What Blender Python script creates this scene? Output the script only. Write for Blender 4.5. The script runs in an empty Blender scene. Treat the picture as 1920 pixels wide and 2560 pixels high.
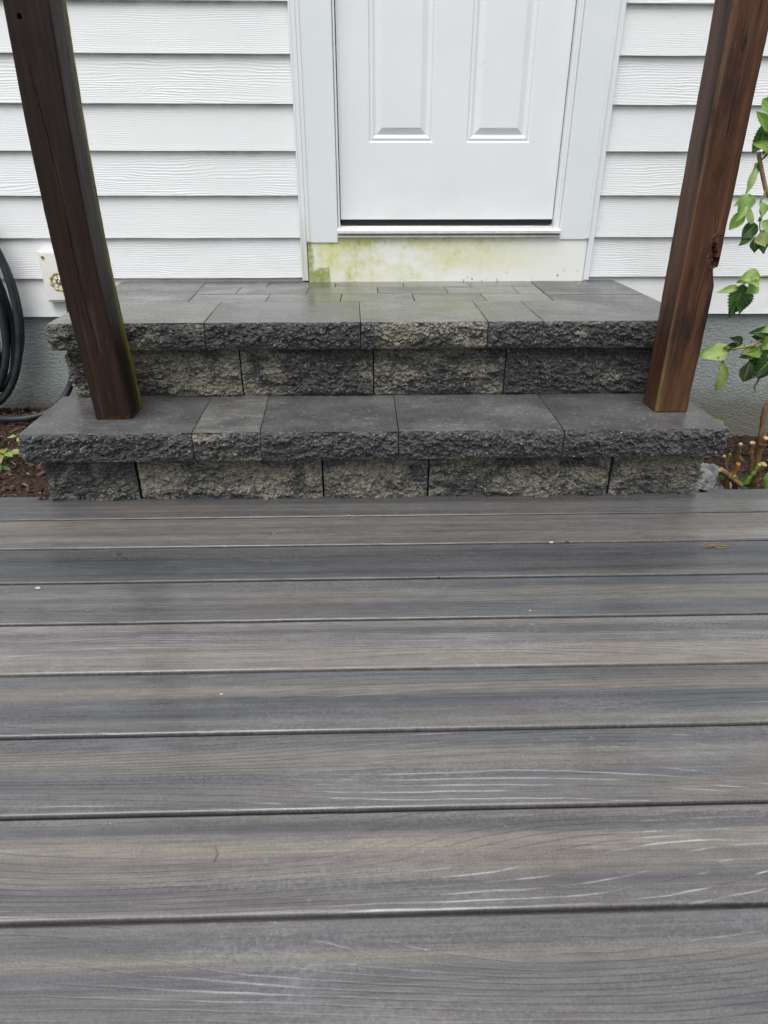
import bpy, bmesh, math, random
import numpy as np
from mathutils import Vector, Matrix
random.seed(7); RNG = np.random.RandomState(11)
R = math.radians
SC = bpy.context.scene; COL = SC.collection

# ------------------------------------------------------------------ camera
CAM_H = 0.788; PITCH = R(27.61); YAW = R(1.54); ROLL = R(0.04)
fwd = Vector((math.sin(YAW)*math.cos(PITCH), math.cos(YAW)*math.cos(PITCH), -math.sin(PITCH)))
rgt = Vector((math.cos(YAW), -math.sin(YAW), 0)); up_ = rgt.cross(fwd)
r2 = rgt*math.cos(ROLL)+up_*math.sin(ROLL); u2 = -rgt*math.sin(ROLL)+up_*math.cos(ROLL)
cd = bpy.data.cameras.new('camera'); cam = bpy.data.objects.new('camera', cd); COL.objects.link(cam)
cam.matrix_world = Matrix(((r2.x,u2.x,-fwd.x,0),(r2.y,u2.y,-fwd.y,0),(r2.z,u2.z,-fwd.z,CAM_H),(0,0,0,1)))
cd.sensor_width = 36; cd.lens = 23.184; cd.clip_start = .02; cd.clip_end = 500
cd.dof.use_dof = True; cd.dof.focus_distance = 2.1; cd.dof.aperture_fstop = 8.0
SC.camera = cam
# ------------------------------------------------------------------ light: overcast sky and a very soft sun
SUN_EL, SUN_AZ = R(66), R(200)       # azimuth measured from +y clockwise (behind the camera)
w = bpy.data.worlds.new('World'); SC.world = w; w.use_nodes = True
wn = w.node_tree.nodes; wl = w.node_tree.links; wn.clear()
sky = wn.new('ShaderNodeTexSky'); sky.sky_type = 'NISHITA'; sky.sun_disc = False
sky.sun_elevation = SUN_EL; sky.sun_rotation = SUN_AZ; sky.dust_density = 4; sky.air_density = 1
hs = wn.new('ShaderNodeHueSaturation'); hs.inputs['Saturation'].default_value = .28
bg = wn.new('ShaderNodeBackground'); bg.inputs['Strength'].default_value = .12
wo = wn.new('ShaderNodeOutputWorld')
wl.new(sky.outputs[0], hs.inputs['Color']); wl.new(hs.outputs[0], bg.inputs[0]); wl.new(bg.outputs[0], wo.inputs[0])
sl = bpy.data.lights.new('sun', 'SUN'); sl.energy = 1.5; sl.angle = R(50); sl.color = (1, .98, .95)
so = bpy.data.objects.new('sun', sl); COL.objects.link(so)
sd = Vector((math.sin(SUN_AZ)*math.cos(SUN_EL), math.cos(SUN_AZ)*math.cos(SUN_EL), math.sin(SUN_EL)))
so.rotation_euler = sd.to_track_quat('Z', 'Y').to_euler()
SC.view_settings.view_transform = 'Standard'; SC.view_settings.look = 'None'
SC.view_settings.gamma = 1; SC.view_settings.exposure = 0.54

# ------------------------------------------------------------------ numpy noise
def _h(i, j, k, s):
    n = (i*374761393 + j*668265263 + k*2147483647 + s*1274126177) & 0xffffffff
    n = ((n ^ (n >> 13))*1274126177) & 0xffffffff
    n = ((n ^ (n >> 15))*2246822519) & 0xffffffff
    return ((n ^ (n >> 16)) & 0xffffff)/float(0xffffff)*2-1
def vnoise(P, s=0):
    P = np.asarray(P, float); F = np.floor(P).astype(np.int64); f = P-F; f = f*f*f*(f*(f*6-15)+10)
    out = 0
    for a in (0,1):
        for b in (0,1):
            for c in (0,1):
                wgt = (f[:,0] if a else 1-f[:,0])*(f[:,1] if b else 1-f[:,1])*(f[:,2] if c else 1-f[:,2])
                out = out + wgt*_h(F[:,0]+a, F[:,1]+b, F[:,2]+c, s)
    return out
def fbm(P, s=0, o=4, g=.5):
    P = np.asarray(P, float); t = 0; a = 1.
    for i in range(o): t = t + a*vnoise(P*2**i+i*17.3, s+i); a *= g
    return t
def facet(P, s=0):                       # split-stone facets: nearest cell gives a tilted plane
    P = np.asarray(P, float); F = np.floor(P).astype(np.int64)
    best = np.full(len(P), 9e9); h = np.zeros(len(P))
    for a in (-1,0,1):
        for b in (-1,0,1):
            for c in (-1,0,1):
                I = F+np.array((a,b,c)); q = [_h(I[:,0],I[:,1],I[:,2],s+k) for k in range(6)]
                fp = I+.5+.45*np.stack(q[:3],1); d = P-fp; dd = (d*d).sum(1)
                hh = q[3]*d[:,0]+q[4]*d[:,2]+.6*q[5]+.3*q[3]*d[:,1]
                m = dd < best; best[m] = dd[m]; h[m] = hh[m]
    return h

# ------------------------------------------------------------------ node helper
class NT:
    def __init__(s, name):
        s.m = bpy.data.materials.new(name); s.m.use_nodes = True
        s.n = s.m.node_tree.nodes; s.l = s.m.node_tree.links; s.n.clear()
        s.out = s.n.new('ShaderNodeOutputMaterial'); s.b = s.n.new('ShaderNodeBsdfPrincipled')
        s.l.new(s.b.outputs[0], s.out.inputs[0]); s.tc = s.n.new('ShaderNodeTexCoord')
        s.oi = s.n.new('ShaderNodeObjectInfo')
    def put(s, sock, v):
        if isinstance(v, bpy.types.NodeSocket): s.l.new(v, sock)
        elif isinstance(v, (tuple, list)) and len(v) == 3 and sock.type == 'RGBA': sock.default_value = (*v, 1)
        else: sock.default_value = v
    @property
    def P(s): return s.tc.outputs['Object']
    @property
    def UV(s): return s.tc.outputs['UV']
    def math(s, op, a, b=0., c=None, clamp=False):
        n = s.n.new('ShaderNodeMath'); n.operation = op; n.use_clamp = clamp
        s.put(n.inputs[0], a); s.put(n.inputs[1], b)
        if c is not None: s.put(n.inputs[2], c)
        return n.outputs[0]
    def vm(s, op, a, b):
        n = s.n.new('ShaderNodeVectorMath'); n.operation = op; s.put(n.inputs[0], a); s.put(n.inputs[1], b); return n.outputs[0]
    def scale(s, v, sc): return s.vm('MULTIPLY', v, sc)
    def sep(s, v):
        n = s.n.new('ShaderNodeSeparateXYZ'); s.put(n.inputs[0], v); return n.outputs
    def comb(s, x, y, z):
        n = s.n.new('ShaderNodeCombineXYZ'); s.put(n.inputs[0], x); s.put(n.inputs[1], y); s.put(n.inputs[2], z); return n.outputs[0]
    def seed(s):      # per-object shift of the pattern
        c = s.sep(s.oi.outputs['Color']); k = c[2]
        return s.comb(s.math('MULTIPLY', k, 37.), s.math('MULTIPLY', k, 91.), s.math('MULTIPLY', k, 53.)), c
    def noise(s, v, sc=1., det=3., ro=.55, dist=0.):
        n = s.n.new('ShaderNodeTexNoise'); s.put(n.inputs['Vector'], v); s.put(n.inputs['Scale'], sc)
        s.put(n.inputs['Detail'], det); s.put(n.inputs['Roughness'], ro); s.put(n.inputs['Distortion'], dist); return n.outputs[0]
    def voro(s, v, sc, feat='F1', out=0):
        n = s.n.new('ShaderNodeTexVoronoi'); n.feature = feat; s.put(n.inputs['Vector'], v); s.put(n.inputs['Scale'], sc); return n.outputs[out]
    def rng(s, v, a, b, c=0., d=1., smooth=False):
        n = s.n.new('ShaderNodeMapRange'); n.clamp = True
        if smooth: n.interpolation_type = 'SMOOTHSTEP'
        for i, q in enumerate((v, a, b, c, d)): s.put(n.inputs[i], q)
        return n.outputs[0]
    def mix(s, f, a, b, mode='MIX'):
        n = s.n.new('ShaderNodeMix'); n.data_type = 'RGBA'; n.blend_type = mode
        s.put(n.inputs[0], f); s.put(n.inputs[6], a); s.put(n.inputs[7], b); return n.outputs[2]
    def ramp(s, f, stops):
        n = s.n.new('ShaderNodeValToRGB'); s.put(n.inputs[0], f); e = n.color_ramp.elements
        while len(e) < len(stops): e.new(.5)
        for q, (p, c) in zip(e, stops): q.position = p; q.color = (*c, 1)
        return n.outputs[0]
    def bump(s, h, st=.3, d=.002, nrm=None):
        n = s.n.new('ShaderNodeBump'); s.put(n.inputs['Height'], h); n.inputs['Strength'].default_value = st; n.inputs['Distance'].default_value = d
        if nrm is not None: s.l.new(nrm, n.inputs['Normal'])
        return n.outputs[0]
    def done(s, col, rough=.5, nrm=None, spec=.5, metal=0., coat=None):
        s.put(s.b.inputs['Base Color'], col); s.put(s.b.inputs['Roughness'], rough)
        s.put(s.b.inputs['Specular IOR Level'], spec); s.put(s.b.inputs['Metallic'], metal)
        if nrm is not None: s.l.new(nrm, s.b.inputs['Normal'])
        if coat is not None: s.put(s.b.inputs['Coat Weight'], coat); s.b.inputs['Coat Roughness'].default_value = .12
        return s.m
def plain(name, col, rough=.5, metal=0., var=.12, spec=.5, sc=40.):
    t = NT(name); n = t.noise(t.P, sc, 4.); k = t.rng(n, .3, .7, 1-var, 1+var)
    return t.done(t.vm('MULTIPLY', t.comb(k, k, k), col), t.rng(n, .3, .7, rough*.85, min(1, rough*1.15)), t.bump(n, .12, .001), spec, metal)

# ------------------------------------------------------------------ materials
def m_siding():
    t = NT('painted_clapboard'); x, y, z = t.sep(t.P)
    pl = t.math('FLOOR', t.math('DIVIDE', t.math('SUBTRACT', z, .2882), .1369))
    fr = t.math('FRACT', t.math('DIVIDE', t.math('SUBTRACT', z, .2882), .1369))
    sh = t.math('MULTIPLY', pl, 7.31)
    v = t.comb(t.math('ADD', t.math('MULTIPLY', x, 2.0), sh), t.math('MULTIPLY', z, 13.), sh)
    n = t.noise(v, 1., 2., .5)
    par = t.math('PINGPONG', pl, 1.); alt = t.rng(par, 0., 1., 185., 130.)
    h = t.math('ADD', t.math('MULTIPLY', z, alt), t.math('ADD', t.math('MULTIPLY', n, 6.), t.math('MULTIPLY', t.noise(t.comb(t.math('ADD', t.math('MULTIPLY', x, 14.), sh), t.math('MULTIPLY', z, 60.), sh), 1., 2.), 1.1)))
    wv = t.math('SINE', t.math('MULTIPLY', h, 6.283))
    env = t.rng(t.noise(t.comb(t.math('ADD', t.math('MULTIPLY', x, 3.5), sh), t.math('MULTIPLY', z, 14.), 3.), 1., 2.), .33, .62)
    wv = t.math('MULTIPLY', t.math('MULTIPLY', t.rng(wv, -.5, 1.), env), t.rng(par, 0., 1., .55, 1.))
    fib = t.noise(t.comb(t.math('MULTIPLY', x, 14.), t.math('MULTIPLY', z, 260.), 0.), 1., 3.)
    hh = t.math('ADD', wv, t.math('MULTIPLY', fib, .35))
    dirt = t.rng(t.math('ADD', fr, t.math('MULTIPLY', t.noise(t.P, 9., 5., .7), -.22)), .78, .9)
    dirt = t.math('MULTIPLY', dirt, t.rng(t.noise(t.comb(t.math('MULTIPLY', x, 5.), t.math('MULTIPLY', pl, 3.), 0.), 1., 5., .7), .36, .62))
    spk = t.rng(t.noise(t.P, 160., 3., .7), .72, .78)
    spk = t.math('MULTIPLY', spk, t.rng(t.noise(t.P, 5., 3.), .48, .62)); lowg = t.math('MULTIPLY', t.rng(t.math('ADD', z, t.math('MULTIPLY', t.noise(t.P, 7., 5., .7), .3)), .78, .45), t.rng(t.noise(t.scale(t.P,(10.,10.,26.)), 1., 5., .7), .42, .66))
    col = t.mix(t.rng(t.noise(t.P, 3., 4.), .3, .7), (.80,.815,.835), (.835,.845,.858))
    col = t.mix(t.math('MULTIPLY', lowg, .16), col, (.42,.46,.30))
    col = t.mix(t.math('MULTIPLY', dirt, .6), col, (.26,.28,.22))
    col = t.mix(t.math('MULTIPLY', spk, .5), col, (.2,.19,.14))
    col = t.mix(t.math('MULTIPLY', t.math('SUBTRACT', 1., wv), .09), col, (.5,.53,.55))
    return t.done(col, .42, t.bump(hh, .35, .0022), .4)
def m_white(name='white_paint', c1=(.80,.83,.86), c2=(.84,.86,.87), rough=.38, stain=False):
    t = NT(name); n = t.noise(t.P, 4., 4.)
    spk = t.math('MULTIPLY', t.rng(t.noise(t.P, 210., 2., .6), .74, .78), t.rng(t.noise(t.P, 6., 3.), .5, .7))
    drop = t.math('MULTIPLY', t.rng(t.voro(t.P, 95.), .16, .08), t.rng(t.noise(t.P, 7., 3.), .56, .62))
    col = t.mix(t.rng(n, .3, .7), c1, c2); col = t.mix(t.math('MULTIPLY', spk, .4), col, (.3,.3,.27))
    if stain:
        x, y, z = t.sep(t.P); m_ = t.noise(t.scale(t.P,(30.,30.,14.)), 1., 5., .7)
        e_ = t.math('MULTIPLY', t.rng(t.math('ADD', x, t.math('MULTIPLY', t.math('SUBTRACT', m_, .5), .05)), -.190, -.212), t.rng(t.math('ADD', z, t.math('MULTIPLY', m_, .2)), .76, .60))
        e2 = t.math('MULTIPLY', t.rng(z, .58, .55), t.rng(m_, .5, .66)); e_ = t.math('MAXIMUM', e_, t.math('MULTIPLY', e2, .4))
        col = t.mix(t.math('MULTIPLY', e_, .5), col, (.50,.51,.33))
    h = t.math('ADD', t.math('MULTIPLY', t.noise(t.P, 90., 3.), .25), drop)
    return t.done(col, t.rng(n, .3, .7, rough*.85, rough*1.2), t.bump(h, .2, .0012), .5)
def m_door():
    t = NT('door_paint'); x, y, z = t.sep(t.P); n = t.noise(t.P, 5., 4.)
    scr = t.math('MULTIPLY', t.rng(t.math('ABSOLUTE', t.math('SUBTRACT', t.noise(t.scale(t.P, (9.,9.,4.)), 1., 2., .5), .5)), .004, .001), t.rng(t.noise(t.P, 8., 2.), .6, .68))
    grime = t.math('MULTIPLY', t.rng(z, .9, .62), t.rng(t.noise(t.scale(t.P,(6.,6.,10.)), 1., 6., .65), .42, .75))
    col = t.mix(t.rng(n, .3, .7), (.77,.80,.84), (.81,.835,.86))
    col = t.mix(t.math('MULTIPLY', grime, .22), col, (.55,.56,.45)); col = t.mix(t.math('MULTIPLY', scr, .16), col, (.35,.35,.36))
    drop = t.math('MULTIPLY', t.rng(t.voro(t.P, 130.), .14, .06), t.rng(t.noise(t.P, 6., 3.), .52, .6))
    return t.done(col, .33, t.bump(t.math('ADD', drop, t.math('MULTIPLY', t.noise(t.P, 120., 2.), .15)), .22, .0012), .5)
def m_kick():
    t = NT('algae_stained_board'); x, y, z = t.sep(t.P)
    n1 = t.noise(t.scale(t.P,(5.,5.,9.)), 1., 6., .62); n2 = t.noise(t.P, 60., 4., .7); n3 = t.noise(t.scale(t.P,(14.,14.,8.)), 1., 5., .65)
    zone = t.math('MULTIPLY', t.rng(x, .75, .10), t.rng(t.math('ADD', z, t.math('MULTIPLY', n3, .06)), .42, .50))
    zone = t.math('MULTIPLY', zone, t.rng(t.math('ADD', x, t.math('MULTIPLY', n3, .05)), -.165, -.10, .3, 1.))
    a = t.math('MULTIPLY', t.rng(n1, .37, .56), zone)
    a = t.math('MULTIPLY', a, t.rng(n2, .28, .62, .45, 1.))
    nz = t.math('SUBTRACT', n3, .5); xw = t.math('ADD', x, t.math('MULTIPLY', nz, .07)); zw = t.math('ADD', z, t.math('MULTIPLY', nz, .10))
    lf = t.math('MULTIPLY', t.rng(xw, -.132, -.140), t.rng(zw, .462, .450)); lf = t.math('MAXIMUM', lf, t.rng(xw, -.182, -.194)); lf = t.math('MULTIPLY', lf, t.rng(n2, .25, .55, .5, 1.))
    topl = t.math('MULTIPLY', t.rng(zw, .538, .556), t.rng(n2, .42, .6)); a = t.math('MAXIMUM', a, t.math('MULTIPLY', t.math('MULTIPLY', topl, .6), t.rng(x, .8, .3)))
    col = t.mix(t.rng(n3, .3, .7), (.86,.872,.845), (.84,.85,.795))
    a = t.math('MULTIPLY', a, t.rng(t.noise(t.scale(t.P,(30.,30.,9.)), 1., 5., .7), .30, .60, .55, 1.))
    col = t.mix(t.math('MULTIPLY', a, .95), col, (.60,.60,.13))
    col = t.mix(t.math('MULTIPLY', a, t.rng(n3, .52, .66)), col, (.40,.46,.06))
    col = t.mix(t.math('MULTIPLY', lf, .9), col, t.mix(n2, (.30,.34,.05), (.20,.25,.035)))
    spot = t.math('MULTIPLY', t.rng(t.noise(t.P, 45., 3., .6), .66, .72), t.rng(z, .46, .42))
    col = t.mix(spot, col, (.06,.06,.035))
    return t.done(col, t.rng(n1, .3, .7, .45, .8), t.bump(t.math('ADD', n2, n3), .25, .002), .35)
def m_foundation():
    t = NT('parged_foundation'); x, y, z = t.sep(t.P)
    n = t.noise(t.scale(t.P,(70.,70.,110.)), 1., 4., .6, .6); m = t.noise(t.P, 3., 4.)
    pit = t.rng(t.noise(t.P, 45., 3., .6), .68, .74)
    base = t.rng(t.math('ADD', z, t.math('MULTIPLY', t.noise(t.P, 10., 5., .7), .14)), .10, -.02)
    col = t.mix(t.rng(m, .3, .7), (.27,.31,.305), (.34,.375,.37)); col = t.mix(t.math('MULTIPLY', base, .75), col, (.13,.12,.08))
    col = t.mix(pit, col, (.12,.12,.11))
    return t.done(col, .6, t.bump(n, .8, .009), .3)
def m_stone_rough():
    t = NT('split_stone_face'); sd_, c = t.seed(); P = t.vm('ADD', t.P, sd_); x, y, z = t.sep(t.P)
    n1 = t.noise(t.scale(P,(7.5,7.5,14.)), 1., 6., .66, .6); n2 = t.noise(t.scale(P,(120.,120.,190.)), 1., 4., .75)
    thr = t.math('SUBTRACT', .75, t.math('MULTIPLY', c[0], .5))
    tan = t.rng(t.math('ADD', n1, t.math('MULTIPLY', t.math('SUBTRACT', n2, .5), .22)), t.math('SUBTRACT', thr, .035), t.math('ADD', thr, .06))
    dark = t.mix(t.rng(n2, .32, .7), (.024,.024,.0255), (.130,.128,.131))
    tn = t.mix(t.rng(n2, .3, .68), (.10,.096,.076), (.33,.317,.252))
    col = t.mix(tan, dark, tn)
    vc = t.voro(P, 170., 'F1', 1); vr = t.sep(vc)
    vd = t.voro(P, 170.)
    spk = t.math('MULTIPLY', t.rng(vr[0], .88, .89), t.rng(vd, .42, .28))
    col = t.mix(spk, col, t.mix(vr[1], (.50,.50,.51), (.20,.19,.18)))
    rst = t.math('MULTIPLY', t.rng(vr[2], .994, .995), t.rng(vd, .5, .35)); col = t.mix(rst, col, (.22,.09,.04))
    pit = t.rng(t.noise(P, 130., 2., .5), .38, .28); col = t.mix(t.math('MULTIPLY', pit, .8), col, (.012,.012,.012))
    h = t.math('ADD', t.noise(P, 150., 5., .75), t.math('MULTIPLY', spk, .25))
    return t.done(col, t.rng(n2, .3, .7, .34, .62), t.bump(h, .9, .007), .5)
def m_stone_top():
    t = NT('cast_stone_top'); sd_, c = t.seed(); P = t.vm('ADD', t.P, sd_)
    n1 = t.noise(P, 6., 5., .62); n2 = t.noise(P, 190., 4., .7); n3 = t.noise(t.scale(P,(9.,22.,9.)), 1., 5., .65)
    d = t.mix(t.rng(n1, .3, .7), (.056,.056,.058), (.088,.0875,.088))
    g = t.mix(t.rng(n3, .35, .7), (.088,.088,.080), (.16,.157,.138))
    tf = t.rng(t.math('ADD', n3, t.math('MULTIPLY', c[0], .42)), .62, .82)
    col = t.mix(t.math('MULTIPLY', tf, .8), d, g)
    col = t.mix(t.math('MULTIPLY', c[1], .55), col, t.mix(n1, (.090,.099,.083), (.125,.133,.107)))  # second colour channel mixes in a greenish tint
    col = t.mix(t.rng(n2, .34, .62, .5, 0.), col, (.018,.018,.019))
    vc = t.sep(t.voro(P, 210., 'F1', 1)); spk = t.math('MULTIPLY', t.rng(vc[0], .93, .935), t.rng(t.voro(P, 210.), .5, .3))
    col = t.mix(t.math('MULTIPLY', spk, .6), col, (.28,.27,.25))
    mk = t.math('MULTIPLY', t.rng(t.noise(t.scale(P,(40.,60.,40.)), 1., 3., .6), .66, .7), t.rng(n1, .5, .6)); col = t.mix(t.math('MULTIPLY', mk, .5), col, (.22,.21,.17))
    wet = t.rng(t.noise(t.scale(P,(5.,7.,5.)), 1., 4., .6), .4, .6)
    dk = t.math('MULTIPLY', t.rng(wet, 0., 1., 1.15, .82), t.rng(t.oi.outputs['Random'], 0., 1., 1.05, 1.62)); col = t.vm('MULTIPLY', col, t.comb(dk, dk, dk))
    rg = t.math('SUBTRACT', t.rng(wet, 0., 1., .50, .26), t.math('MULTIPLY', c[1], .19))
    return t.done(col, rg, t.bump(t.math('ADD', t.math('MULTIPLY', n2, .5), t.math('MULTIPLY', n3, .5)), .35, .0016), .5)
def m_deck():
    t = NT('wet_composite_board'); sd_, c = t.seed(); x, y, z = t.sep(t.vm('ADD', t.P, sd_)); tone, warm = c[0], c[1]
    def st(ax, ay, det=3., ro=.55, off=0., yy=None): return t.noise(t.comb(t.math('MULTIPLY', x, ax), t.math('MULTIPLY', y if yy is None else yy, ay), off), 1., det, ro)
    s1 = st(.14, 21., 2.); s2 = st(.7, 60., 3., .6, 4.); s3 = st(1.8, 7., 3., .5, 9.); s4 = st(1.3, 170., 3., .65, 6.)
    col = t.mix(warm, (.088,.095,.105), (.140,.127,.121))
    col = t.mix(t.rng(s1, .48, .70), col, (.185,.168,.145)); col = t.mix(t.math('MULTIPLY', t.rng(s1, .47, .32), .85), col, (.050,.054,.064))
    col = t.mix(t.math('MULTIPLY', t.rng(s2, .54, .70), .24), col, (.20,.185,.168)); col = t.mix(t.math('MULTIPLY', t.rng(s2, .46, .32), .30), col, (.050,.053,.060))
    col = t.mix(t.math('MULTIPLY', t.rng(s3, .56, .74), .32), col, (.19,.145,.115))
    col = t.mix(t.math('MULTIPLY', t.rng(s4, .54, .68), .20), col, (.22,.215,.21)); col = t.mix(t.math('MULTIPLY', t.rng(s4, .46, .34), .26), col, (.040,.042,.047))
    fib = st(7., 420., 3., .7, 2.); col = t.mix(t.rng(fib, .60, .36, 0., .42), col, (.034,.034,.038))
    # embossed grain: contours of a field stretched along the board, drawn at an even width
    def field(yy):
        f1 = st(.75, 6.0, 1., .4, 13., yy); f2 = st(7., 46., 2., .5, 21., yy)
        return t.math('ADD', t.math('MULTIPLY', yy, 105.), t.math('ADD', t.math('MULTIPLY', f1, 26.), t.math('MULTIPLY', f2, .7)))
    h = field(y); h2 = field(t.math('ADD', y, .001))
    grad = t.math('MAXIMUM', t.math('ABSOLUTE', t.math('MULTIPLY', t.math('SUBTRACT', h2, h), 1000.)), 25.)
    fr = t.math('FRACT', h); d = t.math('DIVIDE', t.math('ABSOLUTE', t.math('SUBTRACT', fr, .5)), grad)
    brk = st(2.3, 34., 5., .68, 31.); wdt = t.rng(brk, .36, .66, .0002, .0007)
    ln = t.rng(d, t.math('ADD', wdt, .0005), wdt); ln = t.math('MULTIPLY', ln, t.math('MULTIPLY', t.rng(brk, .33, .43), t.rng(t.sep(t.P)[2], -.0022, -.0008)))
    ln = t.math('MULTIPLY', ln, t.rng(grad, 32., 68.))
    pale = t.math('MULTIPLY', t.rng(st(1.6, 6., 2., .5, 44.), .47, .55), t.rng(brk, .45, .56))
    near = t.rng(t.sep(t.P)[1], 1.35, .55, .35, 1.)
    pale = t.math('MULTIPLY', pale, near)
    col = t.mix(t.math('MULTIPLY', ln, t.rng(pale, 0., 1., .52, .88)), col, t.mix(pale, (.022,.022,.023), (.33,.34,.36)))
    # worn scuffs, brown stains
    scf = t.math('MULTIPLY', t.rng(st(70., 130., 4., .75, 5.), .56, .66), t.rng(st(2.6, 9., 3., .5, 8.), .56, .68)); col = t.mix(t.math('MULTIPLY', scf, .40), col, (.30,.31,.33))
    ch = t.math('MULTIPLY', t.rng(st(150., 200., 3., .6, 25.), .44, .60), t.rng(st(1.5, 26., 3., .5, 28.), .44, .64)); col = t.mix(t.math('MULTIPLY', ch, .35), col, (.19,.18,.17))
    brs = t.math('MULTIPLY', t.rng(st(30., 90., 4., .7, 15.), .62, .70), t.rng(st(2.2, 6., 3., .5, 18.), .58, .68)); col = t.mix(t.math('MULTIPLY', brs, .7), col, (.10,.062,.03))
    spk = t.rng(t.voro(t.comb(t.math('MULTIPLY', x, .7), y, 0.), 70.), .05, .03); col = t.mix(t.math('MULTIPLY', spk, t.rng(st(4., 14., 3., .6, 61.), .56, .62)), col, (.40,.40,.40))
    gr = t.noise(t.comb(t.math('MULTIPLY', x, 330.), t.math('MULTIPLY', y, 700.), 0.), 1., 2., .6); gm = t.rng(gr, .30, .70, .72, 1.28)
    gm = t.math('MULTIPLY', gm, t.rng(st(22., 55., 4., .7, 71.), .3, .7, .86, 1.14)); col = t.vm('MULTIPLY', col, t.comb(gm, gm, gm))
    sky_sheen = t.math('MULTIPLY', t.rng(st(2.4, 7., 4., .65, 81.), .54, .68), t.rng(st(120., 160., 3., .7, 83.), .40, .62)); col = t.mix(t.math('MULTIPLY', t.math('MULTIPLY', sky_sheen, near), .24), col, (.30,.31,.34))  # pale sky sheen painted into the colour, strongest on the nearest boards
    ms = t.math('ADD', tone, .5); col = t.vm('MULTIPLY', col, t.comb(ms, ms, ms))
    tex = t.noise(t.comb(t.math('MULTIPLY', x, 240.), t.math('MULTIPLY', y, 420.), 0.), 1., 2., .5)
    hgt = t.math('ADD', t.math('MULTIPLY', fib, .5), t.math('ADD', t.math('MULTIPLY', tex, .35), t.math('MULTIPLY', ln, -.7)))
    wet = t.rng(st(1.6, 9., 4., .6, 52.), .42, .60)
    return t.done(col, t.rng(wet, 0., 1., .38, .15), t.bump(hgt, .32, .0016), .5, 0., t.math('MULTIPLY', wet, .45))
def m_post(name, red, algae, wear):
    t = NT(name); x, y, z = t.sep(t.P)
    def st(a, b, det=3., ro=.55, off=0.): return t.noise(t.comb(t.math('MULTIPLY', x, a), t.math('MULTIPLY', y, a), t.math('ADD', t.math('MULTIPLY', z, b), off)), 1., det, ro)
    g1 = st(60., 1.6, 5., .68); g2 = st(230., 4., 4., .7, 5.); g3 = st(14., 3.5, 4., .6, 9.)
    col = t.mix(t.rng(g1, .3, .7), (.0095,.0058,.0052), (.029,.0150,.0108)) if not red else t.mix(t.rng(g1, .3, .7), (.033,.0145,.0098), (.120,.054,.030))
    fg = t.rng(st(420., 6., 4., .75, 51.), .3, .7, .62, 1.38); col = t.vm('MULTIPLY', col, t.comb(fg, fg, fg)); col = t.mix(t.rng(g3, .50, .66, 0., .8), col, (.010,.0072,.0068)); col = t.mix(t.rng(g2, .60, .80, 0., .5), col, (.15,.072,.034) if red else (.055,.031,.023))
    col = t.mix(t.math('MULTIPLY', t.rng(st(30., 1.6, 3., .6, 3.), .60, .72), wear), col, (.15,.095,.055))
    fl = t.math('MULTIPLY', t.rng(st(160., 22., 3., .7, 14.), .70, .76), t.rng(g3, .42, .56)); col = t.mix(t.math('MULTIPLY', fl, .7), col, (.24,.17,.11))
    for (ax, sgn, pos, wd, zl, zh, cc, am) in algae:
        q = x if ax == 'x' else (y if ax == 'y' else t.math('MAXIMUM', t.math('SUBTRACT', x, .7785), t.math('SUBTRACT', y, 1.687)))
        e = t.rng(t.math('ADD', t.math('MULTIPLY', t.math('SUBTRACT', q, pos), sgn), t.math('MULTIPLY', t.math('SUBTRACT', g1, .5), wd*1.6)), -wd, wd*.3)
        e = t.math('MULTIPLY', e, t.math('MULTIPLY', t.rng(z, zl-.06, zl+.06), t.rng(z, zh+.1, zh-.1)))
        col = t.mix(t.math('MULTIPLY', e, t.rng(st(70., 14., 4., .7, 21.), .36, .56, .25, am)), col, cc)
    chk = t.rng(t.math('ABSOLUTE', t.math('SUBTRACT', st(26., .9, 3., .5, 33.), .5)), .006, .001); chk = t.math('MULTIPLY', chk, t.rng(st(20., 3., 3., .6, 37.), .46, .56)); col = t.mix(t.math('MULTIPLY', chk, .8), col, (.006,.005,.0045))
    pl_ = t.math('MULTIPLY', t.rng(st(300., 7., 3., .7, 41.), .62, .74), t.rng(z, .75, .25, .15, .9)); col = t.mix(t.math('MULTIPLY', pl_, .55 if red else .25), col, (.26,.15,.08))
    foot = t.rng(t.math('ADD', z, t.math('MULTIPLY', t.math('SUBTRACT', g1, .5), .05)), .208, .201); col = t.mix(t.math('MULTIPLY', foot, .55), col, (.12,.05,.018))
    return t.done(col, t.rng(g3, .3, .7, .42, .6), t.bump(t.math('ADD', g2, t.math('MULTIPLY', g1, .8)), .6, .0022), .2)
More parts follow.
